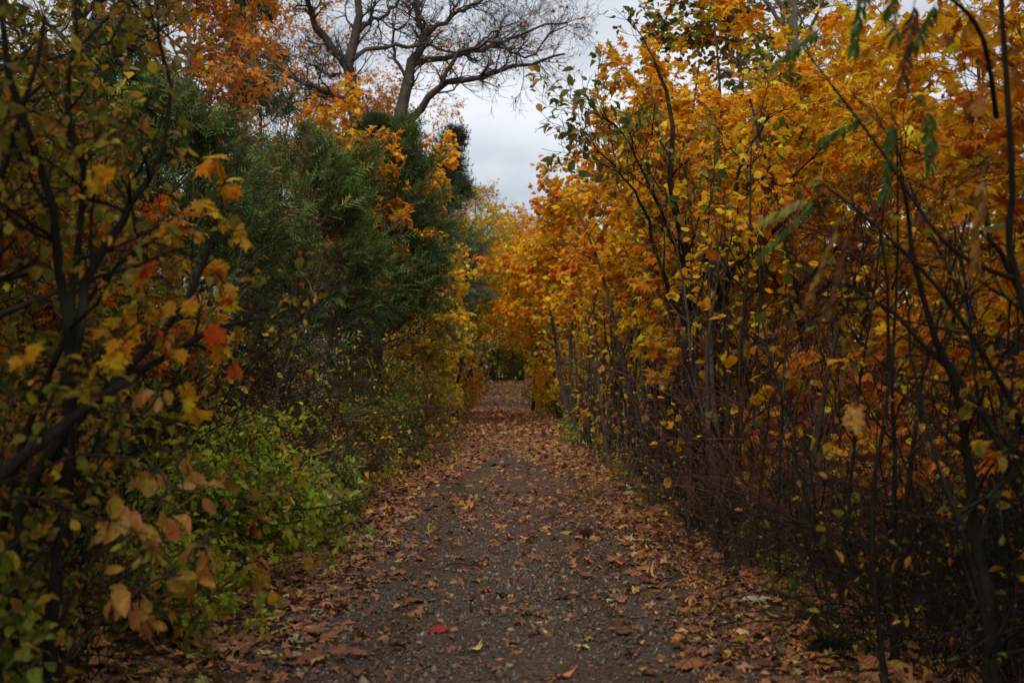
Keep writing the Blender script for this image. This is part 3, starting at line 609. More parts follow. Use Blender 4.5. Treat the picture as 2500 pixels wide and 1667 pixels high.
bush('hedge_shrub', 'brown and orange shrub left of the track beside the yellow arch', (-2.3, 29.5), 1.6, 1.1, 140, FIRE + OLIVE, .11, 10, 4, k=(6, 4, 3), clip=lambda P: P[:, 0] < -1.4)
bush('hedge_shrub', 'russet shrub in the dark gap below the near cedar', (-3.4, 14.0), 1.0, 1.0, 141, RUST + GOLD[:2] + OLIVE[:2], .08, 10, 3, k=(6, 4, 3), keep=.6)
bush('hedge_shrub', 'brown leaved low shrub between cedar and track', (-2.5, 15.2), .8, .8, 142, RUST + OLIVE[:2] + FIRE[:1], .07, 10, 4, k=(6, 4, 3), keep=.7, clip=lambda P: P[:, 0] < -1.7)
for k, x, y, sc, lb in [(1, -3.2, 12.6, 1.5, 'brown dead bramble under the nearest cedar'), (1, -2.9, 16.4, 1.4, 'dry brown tangle beneath the middle cedar'), (0, -3.4, 9.0, 1.2, 'dark bramble behind the largest green bush'), (2, -2.6, 6.2, .7, 'dark bramble under the peach coloured leaves'), (1, -2.9, 23, 1.4, 'dead twiggy bramble beneath the upright cedar'),
                        (0, -4.4, 11.2, 1.5, 'dark bramble in the gap left of the nearest cedar trunk'), (1, -4.2, 17.5, 1.6, 'brown bramble in the gap between two cedar trunks'), (0, -3.5, 19.0, 1.3, 'dark bramble at the foot of the middle cedar')]:
    tangle(k, x, y, sc, lb, x * 5 + y)

woody('pale_shrub', 'pale grey bare stems rising in front of the nearest cedar', 'shrub', (-3.0, 12.9), 158, None, dict(n=4, tilt=.25, h=4.0, r=.011, wander=.07, up=.03),
    [dict(k=7, t0=.3, t1=1, L=.7, a0=.3, a1=.9, up=.04, wander=.14, rmax=.006, rmin=.003), dict(k=3, t0=.2, t1=1, L=.3, wander=.14, rmax=.003, rmin=.0022)], None, 0, False, (.19, .16, .13))
# near left: dark shrub, maple boughs and peach leaved branch, all out of the same bank
woody('near_shrub', 'dark near shrub with forked stems and olive leaves at the left edge', 'shrub', (-2.0, 4.9), 161, None, None,
    [dict(k=9, t0=.15, t1=1, L=.8, a0=.4, a1=1.2, up=.05, wander=.16, rmax=.010), dict(k=5, t0=.2, t1=1, L=.34, wander=.16, rmax=.005), dict(k=3, t0=.3, t1=1, L=.15, rmax=.003, rmin=.0018)],
    dict(tm=OVAL_LO, hi=ROUND_HI, size=.06, per=3, pal=DUSK, on=(-1, -2), droop=.6, keep=.5), 300, True, DARK,
    paths=[([(-2.0, 4.9, -.1), (-1.92, 4.9, .8), (-1.86, 4.85, 1.6), (-1.85, 4.7, 2.15), (-1.95, 4.5, 2.7), (-2.0, 4.4, 3.3)], .038),
           ([(-1.85, 4.85, 1.75), (-1.75, 4.9, 2.2), (-1.6, 5.0, 2.5), (-1.50, 5.0, 2.75), (-1.54, 5.0, 3.3)], .024),
           ([(-2.1, 4.8, -.1), (-2.15, 4.7, 1.2), (-2.1, 4.6, 2.2), (-1.9, 4.6, 3.1)], .03),
           ([(-1.86, 4.85, 1.9), (-1.8, 4.8, 2.4), (-1.83, 4.7, 2.9), (-1.72, 4.7, 3.4)], .018),
           ([(-2.2, 4.5, -.1), (-2.3, 4.3, 1.0), (-2.05, 4.1, 2.0), (-1.8, 3.9, 2.9)], .022),
           ([(-2.5, 4.2, .3), (-2.1, 4.3, 1.05), (-1.87, 4.5, 1.36), (-1.69, 5, 1.62), (-1.5, 5.5, 1.85), (-1.25, 5.8, 1.95)], .036)])
def sprays(name, label, cat, base, stems, targets, seed, pal, size, tm_hi, per, droop, bark):
    """a bough plant: leaning stems, side shoots that end at given points, a bunch of leaves round each end"""
    rng = RNG(seed); root = emp(name, base, label, cat)
    P = [poly(s, 14) for s, r in stems]
    for p, (s, r) in zip(P, stems): emit(root, 'stem', [tubes(p[None], (r * (1 - .7 * np.linspace(0, 1, 15)))[None], 7, bark)], M_BARK, smooth=True)
    allp = np.concatenate(P); pos, ax, nr = [], [], []
    for t in targets:
        t = np.array(t); d = np.linalg.norm(allp - t, axis=1) + .25 * np.maximum(0, allp[:, 2] - t[2]); s = allp[np.argmin(d)]
        mid = (s + t) / 2 + rng.normal(0, .06, 3) + (0, 0, .08); q = poly([s, mid, t], 8)[None]; q[:, 1:-1] += rng.normal(0, .012, q[:, 1:-1].shape)
        emit(root, 'shoot', [tubes(q, taper(.0065, 8, 1, .35), 5, bark)], M_BARK, smooth=True)
        S, D, _, _, _ = kids(q, np.ones((1, 9)), per, .55, 1.0, .4, 1.3, rng)
        D = D + (unit(q[:, -1] - q[:, -3])) * .5; D[:, 2] -= droop; D = unit(D)
        nn = rng.normal(0, .5, (per, 3)); nn[:, 2] += .7; nn[:, 1] -= .55
        pos.append(S + D * .03); ax.append(D); nr.append(nn)
    pos, ax, nr = map(np.concatenate, (pos, ax, nr))
    emit_leaves(root, tm_hi, pos, ax, nr, size * rng.uniform(.65, 1.2, len(pos)), pal, rng, 300, tm_hi)
    return root
sprays('maple_sapling', 'near maple bough with large orange and yellow lobed leaves', 'sapling', (-2.3, 5.4, 0),
    [([(-2.3, 5.4, -.05), (-2.1, 4.9, 1.0), (-1.85, 4.9, 1.45), (-1.66, 5.1, 1.72), (-1.5, 5.4, 2.05), (-1.38, 5.5, 2.5)], .032), ([(-2.35, 5.3, -.05), (-2.2, 5.0, 1.0), (-1.95, 4.9, 1.7), (-1.75, 5.0, 2.1), (-1.5, 5.2, 2.35)], .022)],
    [(-1.41, 5.4, 2.69), (-1.37, 5.5, 2.59), (-1.39, 5.4, 2.44), (-1.30, 5.6, 2.37), (-1.5, 5.0, 2.31), (-1.40, 5.5, 2.19), (-1.32, 5.6, 2.03), (-1.48, 5.2, 1.78), (-1.34, 5.6, 1.70), (-1.68, 4.8, 1.76), (-1.94, 4.6, 1.74), (-1.65, 5.0, 1.9), (-1.73, 4.8, 2.5), (-1.45, 5.3, 1.52), (-1.66, 5.2, 2.08), (-1.58, 5.1, 1.95), (-1.8, 4.9, 1.6)],
    162, FIRE[1:] + GOLD[:2] + FIRE[:1], .102, MAPLE_HI, 5, .75, DARK)
sprays('peach_leaved_shrub', 'near shrub with broad smooth peach and amber oval leaves', 'shrub', (-2.2, 5.3, 0),
    [([(-2.2, 5.3, -.05), (-2.0, 5.1, .5), (-1.8, 5.0, .85), (-1.6, 5.1, 1.05), (-1.48, 5.2, 1.2)], .014), ([(-2.15, 5.2, -.05), (-1.95, 5.0, .35), (-1.75, 5.0, .6), (-1.55, 5.1, .75), (-1.42, 5.2, .75)], .012), ([(-2.25, 5.3, -.05), (-2.05, 5.1, .8), (-1.8, 5.0, 1.3), (-1.6, 5.1, 1.5)], .012)],
    [(-1.56, 5.1, 1.58), (-1.47, 5.3, 1.21), (-1.41, 5.3, 1.15), (-1.59, 5.1, 1.18), (-1.7, 4.9, 1.03), (-1.62, 5, 1.04), (-1.51, 5.1, 1.04), (-1.55, 5.1, .91), (-1.52, 5.2, .76), (-1.43, 5.3, .71), (-1.65, 5.0, .83), (-1.63, 5.1, .6), (-1.6, 5.2, .5), (-1.68, 4.9, .7), (-1.39, 5.3, .83)],
    163, PEACH, .105, oval(.33), 6, .55, BROWN)
maple('orange brown maple filling the left edge behind the dark shrub', (-4.2, 8.6), 5.0, 2.0, 164, FIRE + BEECH[:2] + DUSK[:2], 2, .05, .12, .2, 8, (26, 7, 4), 200, clip=lambda P: (P[:, 0] < -2.4) & (P[:, 2] < 3.5))
bush('near_bush', 'dark green leafy bush in the lower left corner', (-2.45, 4.5), .9, .7, 165, DUSK[:4] + GREEN[2:3], .075, 8, 2, OVAL_LO, oval(.34), 250, (5, 3, 3), .01, tilt=.6)
bush('near_bush', 'tangled olive bush at the left edge above the corner', (-2.9, 5.9), 1.5, .9, 166, DUSK, .075, 10, 4, OVAL_LO, OVAL_HI, 200, (6, 4, 3), .012, tilt=.45)
maple('olive leaved small tree shading the upper left corner', (-3.1, 6.2), 5.2, 1.7, 167, DUSK, 2, .05, .08, .35, 6, (26, 7, 4), 200, tm=OVAL_LO, hi=OVAL_HI, clip=lambda P: P[:, 0] < -1.0 - .12 * P[:, 1], name='small_tree')

maple('second olive leaved small tree, behind the first at the upper left', (-4.3, 8.2), 6.6, 2.1, 168, DUSK, 2, .05, .085, .35, 7, (28, 7, 4), 0, tm=OVAL_LO, clip=lambda P: P[:, 0] < -1.6 - .14 * P[:, 1], name='small_tree')
# ------------------------------------------------------------------ near right: sumac overhanging the corner
def sumac():
    rng = RNG(171); root = emp('sumac_shrub', (2.75, 4.9, float(gz(2.75, 4.9))), 'near sumac with hanging green and brown feather shaped leaves, upper right corner', 'shrub')
    st = [([(2.75, 4.9, -.3), (2.4, 4.8, 1.2), (2.1, 4.7, 2.1), (2.06, 4.6, 2.45), (1.98, 4.5, 3.2), (1.9, 4.4, 3.8)], .022), ([(2.1, 4.7, 2.05), (1.79, 4.6, 2.18), (1.5, 4.6, 2.6), (1.21, 4.6, 2.99)], .012), ([(2.7, 5.0, -.2), (2.4, 5.1, 1.2), (2.0, 5.0, 1.9), (1.7, 5.0, 2.25), (1.4, 5.0, 2.5)], .016), ([(2.0, 4.6, 2.7), (1.85, 4.4, 3.0), (1.6, 4.3, 3.15), (1.25, 4.3, 3.3)], .012), ([(2.5, 4.8, .9), (2.3, 4.9, 1.7), (1.95, 5.0, 1.85), (1.5, 5.1, 1.95)], .010)]
    for s, r in st: emit(root, 'stem', [tubes(poly(s, 14)[None], (r * (1 - .65 * np.linspace(0, 1, 15)))[None], 7, DARK)], M_BARK, smooth=True)
    G, B_, O, Y_ = (.075, .15, .03), (.15, .065, .03), (.30, .16, .04), (.30, .30, .08)
    for tip, bs, c in [((1.1, 4.6, 2.92), (1.30, 4.6, 3.09), G), ((1.28, 4.6, 2.61), (1.47, 4.6, 2.72), G), ((1.12, 5, 2.19), (1.39, 5, 2.46), G), ((1.18, 5.2, 2.38), (1.4, 5.2, 2.49), Y_), ((1.52, 4.3, 2.80), (1.57, 4.3, 3.1), B_), ((1.54, 4.6, 2.40), (1.58, 4.6, 2.72), G), ((1.73, 4.6, 2.50), (1.72, 4.6, 2.75), G), ((1.33, 5, 2.0), (1.48, 5, 2.34), O), ((1.43, 5, 1.95), (1.52, 5, 2.31), B_), ((1.45, 4.2, 2.92), (1.42, 4.2, 3.2), G), ((1.33, 4.3, 2.9), (1.38, 4.3, 3.2), G), ((1.62, 4.5, 2.95), (1.7, 4.4, 3.12), G), ((1.9, 4.6, 2.1), (1.95, 4.6, 2.5), O)]:
        tip, bs = np.array(tip), np.array(bs)
        allp = np.concatenate([poly(s, 14) for s, r in st]); s0 = allp[np.argmin(np.linalg.norm(allp - bs, axis=1))]
        pts = poly([s0, bs, (bs * .45 + tip * .55) + (0, 0, .02), tip], 14)
        rach = emit(root, 'frond', [tubes(pts[None], taper(.0032, 14, 1, .4), 4, (.16, .07, .04))], M_BARK)
        u = unit(tip - bs); b = pts[5:]; pos, ax, nr = [], [], []
        ln = np.linalg.norm(tip - bs); side = unit(np.cross(u, (0, .35, 1)))
        nn = 9
        for k in range(nn):
            f = .15 + .85 * k / (nn - 1); p = bs * (1 - f) + tip * f
            for sg in (-1, 1):
                pos.append(p); ax.append(side * sg * .55 + u * .35 + np.array((0, 0, -.75)) + rng.normal(0, .12, 3)); nr.append(np.array((0, -.7, .5)) + rng.normal(0, .35, 3))
        pos, ax, nr = np.array(pos), np.array(ax), np.array(nr); sz = (.050 + .06 * ln) * rng.uniform(.8, 1.15, len(pos))
        me = [build_mesh('leaflet', [(LANCE[0] * (1, 1, q), LANCE[1], np.array([c]) * rng.uniform(.8, 1.25))], M_LEAF) for q in (.4, 1, 2)]
        Xf, Yf, Zf = frames(ax, nr); bl = np.array(root.location)
        for i in range(len(pos)):
            o = link('leaflet', me[i % 3], rach); p = pos[i] - bl; x, y, z = Xf[i] * sz[i], Yf[i] * sz[i], Zf[i] * sz[i]
            o.matrix_basis = Matrix(((x[0], y[0], z[0], p[0]), (x[1], y[1], z[1], p[1]), (x[2], y[2], z[2], p[2]), (0, 0, 0, 1)))
sumac()
maple('rusty near maple bough hanging into the upper right corner', (3.3, 5.6), 4.6, 1.5, 172, FIRE + RUST + ORANGE[:2], 2, .04, .12, .42, 4, (16, 5, 4), 200, True, clip=lambda P: (P[:, 0] > .36 * P[:, 1]), bark=DARK)
woody('dark_sapling', 'dark sapling with slanting branches at the right edge', 'sapling', (2.55, 5.6), 173, None, None,
    [dict(k=9, t0=.15, t1=1, L=1.0, a0=.4, a1=1.2, up=.02, wander=.16, rmax=.010), dict(k=5, t0=.2, t1=1, L=.45, wander=.18, rmax=.005), dict(k=3, t0=.3, t1=1, L=.2, rmax=.003, rmin=.0018)],
    dict(tm=OVAL_LO, hi=OVAL_HI, size=.075, per=1, pal=DUSK, on=(-1,), droop=.4, keep=.35), 150, True, DARK,
    paths=[([(2.4, 5.6, -.3), (2.35, 5.6, .6), (2.2, 5.5, 1.4), (2.0, 5.4, 2.0), (1.8, 5.2, 2.6)], .035), ([(2.9, 5.2, -.4), (2.75, 5.2, .5), (2.5, 5.1, 1.6), (2.1, 5.0, 2.3)], .04), ([(3.1, 6.0, -.4), (2.7, 6.0, 1.0), (2.35, 6.0, 1.7), (1.8, 6.0, 2.15)], .03), ([(2.05, 6.2, -.1), (2.0, 6.2, .9), (2.1, 6.2, 1.9), (1.95, 6.1, 2.8)], .02), ([(2.2, 5.4, -.2), (2.15, 5.2, .7), (1.9, 5.1, 1.3), (1.75, 5.0, 2.1)], .018)])
rng = RNG(174)   # the dried bunch of leaves caught in the twigs
db = emp('dried_leaf_bunch', (1.56, 5.1, 1.52), 'bunch of dried peach coloured leaves hanging in the bare twigs', 'leaves')
pp = np.array([(1.56, 5.1, 1.50)]) + rng.normal(0, .012, (7, 3)); aa = np.array([(0, 0, -1.)]) + rng.normal(0, .2, (7, 3)); nn_ = np.array([(0, -1., .2)]) + rng.normal(0, 1.0, (7, 3))
emit_leaves(db, MAPLE_HI, pp, aa, nn_, rng.uniform(.08, .12, 7), PEACH, rng, 7, MAPLE_HI)
emit(db, 'stalk', [tubes(poly([(1.56, 5.1, 1.5), (1.55, 5.1, 1.62), (1.57, 5.12, 1.8)], 6)[None], taper(.003, 6, 1, .6), 4, RED)], M_BARK)

# ------------------------------------------------------------------ weeds and grass at the track edges
def weed(label, base, h, seed, pal, n=6, group=None, name='goldenrod_plant', plume=True, sz=.09):
    rng = RNG(seed); bx, by = base; bz = float(gz(bx, by)); root = emp(name, (bx, by, bz), label, 'plant', group)
    a = rng.uniform(0, 6.28, n); D = np.column_stack([.35 * np.cos(a), .35 * np.sin(a), np.ones(n)])
    P = grow(np.column_stack([bx + rng.normal(0, .07, n), by + rng.normal(0, .07, n), np.full(n, bz - .02)]), D, h * rng.uniform(.6, 1.1, n), 8, .08, -.03, rng); R = taper(.0045, 8, n, .3)
    for i in range(n): emit(root, 'stem', [tubes(P[i:i + 1], R[i:i + 1], 4, (.12, .10, .04))], M_BARK)
    p, ax, nn, _ = on_twigs(P, 16, rng, .15, None, .25, .8)
    emit_leaves(root, LANCE, p, ax, nn, sz * rng.uniform(.6, 1.2, len(p)), pal, rng, name='foliage')
    if plume:
        S, Dk, r, _, _ = kids(P, R, 5, .82, 1, .3, 1.0, rng); Q = grow(S, Dk, .10 * rng.uniform(.5, 1.2, len(S)), 4, .1, -.1, rng)
        p, ax, nn, _ = on_twigs(Q, 14, rng, .1)
        emit_leaves(root, BIT, p, ax, nn, .014 * rng.uniform(.6, 1.4, len(p)), [((.42, .38, .30), 2), ((.30, .25, .17), 1)], rng, name='seed_head')
    return root
GR2 = [((.16, .19, .035), 3), ((.30, .30, .05), 2), ((.36, .26, .05), 1)]
weed('grey plumed goldenrod at the foot of the dark forked tree', (2.25, 13.6), .75, 181, GR2, 7)
weed('yellow green goldenrod drooping over the right track edge', (1.95, 18.2), .8, 182, YELLOW + GREEN[:1], 9)
weed('small goldenrod beside the bramble mound', (2.3, 11.0), .6, 183, GR2, 6)
weed('goldenrod with few leaves near the far right stems', (1.85, 23), .9, 184, GREEN + GR2, 8, plume=False)
weed('leafy green weed at the right edge where the hedge turns', (1.75, 31), 1.0, 185, GREEN, 12, plume=False, sz=.14)
weed('low green weed at the edge just above the grass tuft', (2.2, 8.9), .45, 186, GREEN[:1] + GR2, 7, plume=False)
weed('thin weed standing on the right among brown leaves', (1.9, 15.4), .4, 187, GR2, 5, plume=False)
weed('tuft of pale weeds left of the track beneath shrubs', (-1.95, 19.6), .7, 188, YELLOW + GREEN, 9, plume=False)
weed('fern like weed on the left under the overhanging cedar', (-1.8, 24.5), .6, 189, OLIVE + YELLOW, 9, plume=False)
def grass(label, base, h, n, seed, tint):
    rng = RNG(seed); bx, by = base; bz = float(gz(bx, by)); a = rng.uniform(0, 6.28, n); lean = rng.uniform(.15, .9, n)
    D = np.column_stack([lean * np.cos(a), lean * np.sin(a), np.ones(n)])
    P = grow(np.column_stack([bx + rng.normal(0, .06, n), by + rng.normal(0, .06, n), np.full(n, bz - .01)]), D, h * rng.uniform(.5, 1.2, n), 5, .05, -.16, rng)
    o = emp('grass_tuft', (bx, by, bz), label, 'grass')
    emit(o, 'blades', [tubes(P, taper(.0035, 5, n, .15), 3, tint, rng)], M_LEAF, 'stuff')
grass('dark green grass tuft at the right track edge in the foreground', (1.98, 7.0), .30, 260, 191, (.035, .065, .02))
grass('dry straw coloured grass tuft beside the bramble', (2.15, 8.1), .32, 120, 192, (.22, .16, .075))
grass('small green grass tuft on the left under bushes', (-1.95, 14.6), .25, 120, 193, (.06, .10, .03))

# ------------------------------------------------------------------ woods beyond: a few kinds, then copies
def far_tree(kind, seed):
    pal, h, rd, bark, t0, keep = {'orange': (ORANGE, 9, 3.2, BROWN, .12, 1), 'yellow': (YELLOW, 9, 3.2, GREY, .1, 1), 'olive': (OLIVE + YELLOW[:2], 9, 3.2, DARK, .08, 1), 'bare': (BEECH + RUST, 15, 4.0, (.14, .12, .11), .25, .45), 'tall': (OLIVE + GOLD, 14, 4.0, DARK, .3, 1)}[kind]
    return woody('woodland_tree', 'x', 'tree', (0, 300 + seed, 0), 200 + seed, None, dict(n=1, tilt=.04, h=h, r=.13 if h < 12 else .2, wander=.05, up=.04),
        [dict(k=24, t0=t0, t1=1, L=rd, a0=.6, a1=1.2, up=.04, wander=.14, rmax=.04), dict(k=7, t0=.15, t1=1, L=rd * .45, wander=.16, rmax=.014, flat=.2, rmin=.008), dict(k=4, t0=.15, t1=1, L=rd * .22, rmax=.008, rmin=.006)],
        dict(tm=MAPLE_LO if kind in ('orange', 'yellow') else BIT, size=.2, per=6, pal=pal, on=(-1,), keep=keep), 0, False, bark)
FAR = {k: far_tree(k, i) for i, k in enumerate(('orange', 'yellow', 'olive', 'bare', 'tall'))}
used = set()
def place_far(kind, x, y, s, label, group, rng):
    src = FAR[kind]
    if kind in used: o = copy_tree(src)
    else: o = src; used.add(kind)
    o.location = (x, y, float(gz(x, y)) - .05); o.rotation_euler = (0, 0, rng.uniform(0, 6.28)); o.scale = (s, s, s)
    o['label'] = label; o['group'] = group
    return o
rng = RNG(301)
names = {'orange': 'orange', 'yellow': 'yellow', 'olive': 'olive green', 'bare': 'thin leaved russet', 'tall': 'tall mixed green and gold'}
for i in range(30):      # right wood, behind the thicket and down the bank
    y = rng.uniform(17, 60); x = rng.uniform(.30 * y, .62 * y) + 2.5
    if i % 3 == 0: x = rng.uniform(5, 9); y = rng.uniform(26, 70)
    k = ['orange', 'yellow', 'olive', 'orange', 'yellow'][i % 5]
    place_far(k, x, y, rng.uniform(.6, .95), names[k] + ' tree in the wood behind the right thicket', names[k] + ' trees of the right hand wood', rng)
for i in range(26):      # left wood, behind the hedge
    y = rng.uniform(14, 75); x = -rng.uniform(.28 * y, .55 * y) - 2.5
    if y > 48 and i % 2: x = -rng.uniform(5, 10)
    k = ['olive', 'bare', 'olive', 'orange', 'tall'][i % 5]
    if k in ('bare', 'tall') and y < 30: k = 'olive'
    place_far(k, x, y, rng.uniform(.7, 1.0), names[k] + ' tree in the wood behind the left hedge', names[k] + ' trees of the left hand wood', rng)
for i, (x, y, s, k) in enumerate([(3.6, 50, .9, 'yellow'), (3.2, 58, .9, 'orange'), (-3.8, 64, 1, 'yellow'), (3.6, 66, 1, 'orange'), (-4.0, 73, 1, 'olive'), (3.9, 75, 1, 'yellow'), (-3.9, 84, 1, 'orange'), (4.0, 85, 1.1, 'olive'), (-4.2, 95, 1.1, 'olive'), (4.2, 97, 1.1, 'orange'), (-1.5, 76, .8, 'orange'), (1.6, 80, .8, 'yellow'), (-.4, 88, .85, 'yellow')]):
    pass
    place_far(k, x, y, s, names[k] + ' tree closing the leafy arch over the track', names[k] + ' trees of the leafy arch', rng) if i < 10 else None
for i in range(34):      # the dark wood at the end of the track
    y = rng.uniform(112, 165); x = rng.uniform(-30, 30); k = ['tall', 'olive', 'bare', 'tall'][i % 4]
    place_far(k, x, y, rng.uniform(1.0, 1.35), names[k] + ' tree in the dark wood at the end of the track', names[k] + ' trees of the far wood', rng)
for i in range(18):      # low crowns that shut the end of the track
    x = -15 + 1.8 * i; k = ['olive', 'yellow', 'olive', 'orange'][i % 4]
    place_far(k, x, 124 + 5 * rng.random(), rng.uniform(.9, 1.2), 'low crowned ' + names[k] + ' tree shutting off the end of the track', 'low crowned ' + names[k] + ' trees at the end of the track', rng)
for i, (x, y, s) in enumerate([(-3.2, 100, 1.25), (-5.8, 104, 1.3), (4.2, 98, 1.2), (7, 105, 1.25), (2.4, 112, 1.2)]):
    place_far('bare', x, y, s, 'pinkish bare topped tree against the sky at the end of the track', 'bare topped trees at the end of the track', rng)
for k in FAR:
    if k not in used: place_far(k, 30, 60, 1, names[k] + ' tree far off right', 'far trees', rng)
for x, y, sc in [(-3.6, 104, 1.0), (3.8, 103, 1.05), (-4.2, 112, 1.1), (2.9, 111, 1.0), (-1.4, 120, 1.1), (1.2, 122, 1.1), (5.5, 116, 1.1), (-6.2, 108, 1.1), (6.8, 107, 1.1)]:
    place_far('tall', x, y, sc, 'tall mixed tree whose crown darkens the end of the track', 'tall trees darkening the end of the track', rng)
for x, y, sc in [(-4.9, 11.2, .62), (-6.0, 14.5, .8), (-5.6, 9.2, .62), (-7.0, 17.5, .95)]:
    place_far('olive', x, y, sc, 'olive green tree behind the near shrubs on the left', 'olive trees behind the near left shrubs', rng)
for x, y, sc in [(7.6, 11.5, .7), (9.2, 15, .8), (6.6, 9.6, .55), (11, 19, .95), (8.4, 24, 1.0)]:
    place_far('orange', x, y, sc, 'orange tree deep in the wood beyond the right edge', 'orange trees beyond the right thicket', rng)
# low shrubs of the woods floor: a few kinds, then copies
UNDER = []
for k, (nm, pal, kp) in enumerate([('dark olive', DUSK[:1] + OLIVE[:2] + RUST[:1], 1), ('glowing orange', FIRE + GOLD[:2], 1), ('yellow', YELLOW, 1), ('russet', RUST + BEECH[:1] + DUSK[:2], .7)]):
    UNDER.append((nm, woody('understory_shrub', nm + ' low shrub of the wood', 'shrub', ((-6, 16), (6.5, 14), (7, 20), (-5, 13))[k], 360 + k, None, dict(n=7, tilt=.55, h=2.0, r=.02, wander=.1, up=.03),
        [dict(k=6, t0=.15, t1=1, L=1.0, a0=.4, a1=1.1, up=.02, rmax=.01, n=4), dict(k=5, t0=.2, t1=1, L=.5, n=3, rmax=.006), dict(k=3, t0=.2, t1=1, L=.28, n=2, rmax=.004, rmin=.003)], dict(tm=BIT if k in (0, 3) else MAPLE_LO, size=.13, per=3 if k in (1, 2) else 4, pal=pal, on=(-1,), keep=kp), 0, False, DARK)))
used_u = set()
def under(k, x, y, s, where, rng):
    nm, src = UNDER[k]; o = copy_tree(src) if k in used_u else src; used_u.add(k)
    o.location = (x, y, float(gz(x, y)) - .05); o.rotation_euler = (0, 0, rng.uniform(0, 6.28)); o.scale = (s, s, s * rng.uniform(.85, 1.15))
    o['label'] = nm + ' low shrub ' + where; o['group'] = nm + ' low shrubs ' + where
rng = RNG(370)
for i in range(44): y = rng.uniform(9, 42); under((0, 3, 0, 0, 3)[i % 5], -rng.uniform(max(3.9, .17 * y + 1.5), .45 * y + 3), y, rng.uniform(.8, 1.35), 'in the shade behind the left hedge', rng)
for i in range(46): y = rng.uniform(11, 40); under((1, 1, 3, 1, 0, 2)[i % 6], rng.uniform(max(3.6, .13 * y + 2.2), .45 * y + 3), y, rng.uniform(.8, 1.4), 'down the bank behind the right thicket', rng)
for i in range(30):
    sd_ = -1 if i % 2 else 1; y = (36 if sd_ < 0 else 52) + (2.5 if sd_ < 0 else 2.2) * (i // 2) + rng.uniform(-1, 1); under((2, 1, 2, 0)[(i // 2) % 4], sd_ * rng.uniform(2.9, 3.5), y, rng.uniform(.75, 1.15), 'lining the leafy arch', rng)
for i in range(34):
    y = rng.uniform(117, 127); under((0, 3, 0, 2)[i % 4], rng.uniform(-17, 17), y, rng.uniform(1.6, 2.4), 'at the dark end of the track', rng)
for i in range(16):
    y = rng.uniform(84, 116); sd_ = -1 if i % 2 else 1; under((0, 3)[i % 3 == 0], sd_ * rng.uniform(3.2, 7), y, rng.uniform(1.1, 1.8), 'beside the leafy rise', rng)
# branches arching over the track, the tunnel roof
maple('yellow maple arching over the track from the left, low roof of the tunnel', (-2.8, 66), 10.5, 4.6, 311, YELLOW + GOLD[:1], 1, .12, .22, .35, 7, (26, 7, 4), 0, tm=MAPLE_LO, lean=(.22, 0, 0), clip=lambda P: (P[:, 2] > 3.9) | (np.abs(P[:, 0]) > 2.0))
maple('orange maple arching over the track from the right, low roof of the tunnel', (2.8, 60), 10.0, 4.6, 312, GOLD + FIRE[:1], 1, .12, .22, .35, 7, (26, 7, 4), 0, tm=MAPLE_LO, lean=(-.22, 0, 0), clip=lambda P: (P[:, 2] > 3.9) | (np.abs(P[:, 0]) > 2.0))
maple('olive maple closing the tunnel above the rise', (-2.6, 82), 11, 4.8, 313, OLIVE + YELLOW, 1, .12, .22, .35, 7, (26, 7, 4), 0, tm=MAPLE_LO, lean=(.2, 0, 0), clip=lambda P: (P[:, 2] > 4.2) | (np.abs(P[:, 0]) > 2.0))
maple('golden maple bending over the track from the right in the arch', (2.9, 72), 10.5, 4.6, 314, GOLD + YELLOW[:2], 1, .12, .22, .32, 7, (26, 7, 4), 0, tm=BIT, lean=(-.24, 0, 0), clip=lambda P: (P[:, 2] > 3.7) | (np.abs(P[:, 0]) > 2.0))
maple('yellow maple bending over the track from the left, nearest of the arch', (-2.9, 54), 8.2, 4.2, 315, YELLOW + GOLD[:2], 1, .11, .2, .32, 7, (26, 7, 4), 0, tm=BIT, lean=(.24, 0, 0), clip=lambda P: (P[:, 2] > 3.6) | (P[:, 0] < -1.8))
rng = RNG(320)
for i, (x, y) in enumerate([(1.75, 78), (-2.6, 108), (-1.0, 113), (2.3, 92), (.6, 116), (3.2, 100), (-3.4, 99), (1.6, 119)]):
    woody('forest_tree', ['slim dark trunk standing in the tunnel at the right of the track', 'dark trunk among the far shade left of the track end', 'dark trunk straight beyond the track end', 'dark trunk on the right of the leafy rise', 'dark trunk in the middle of the far shade', 'dark trunk in the shade right of the rise', 'dark trunk left of the leafy rise', 'farthest dark trunk right of the middle'][i], 'tree', (x, y), 330 + i, None,
        dict(n=1, tilt=.03, h=12, r=.11 if i == 0 else .17, wander=.03, up=.04), [dict(k=16, t0=.35, t1=1, L=2.6, wander=.15, rmax=.04, rmin=.012), dict(k=6, t0=.2, t1=1, L=1.2, rmin=.01)],
        dict(tm=BIT, size=.26, per=8, pal=OLIVE + GOLD[:1], on=(-1,)), 0, False, DARK)

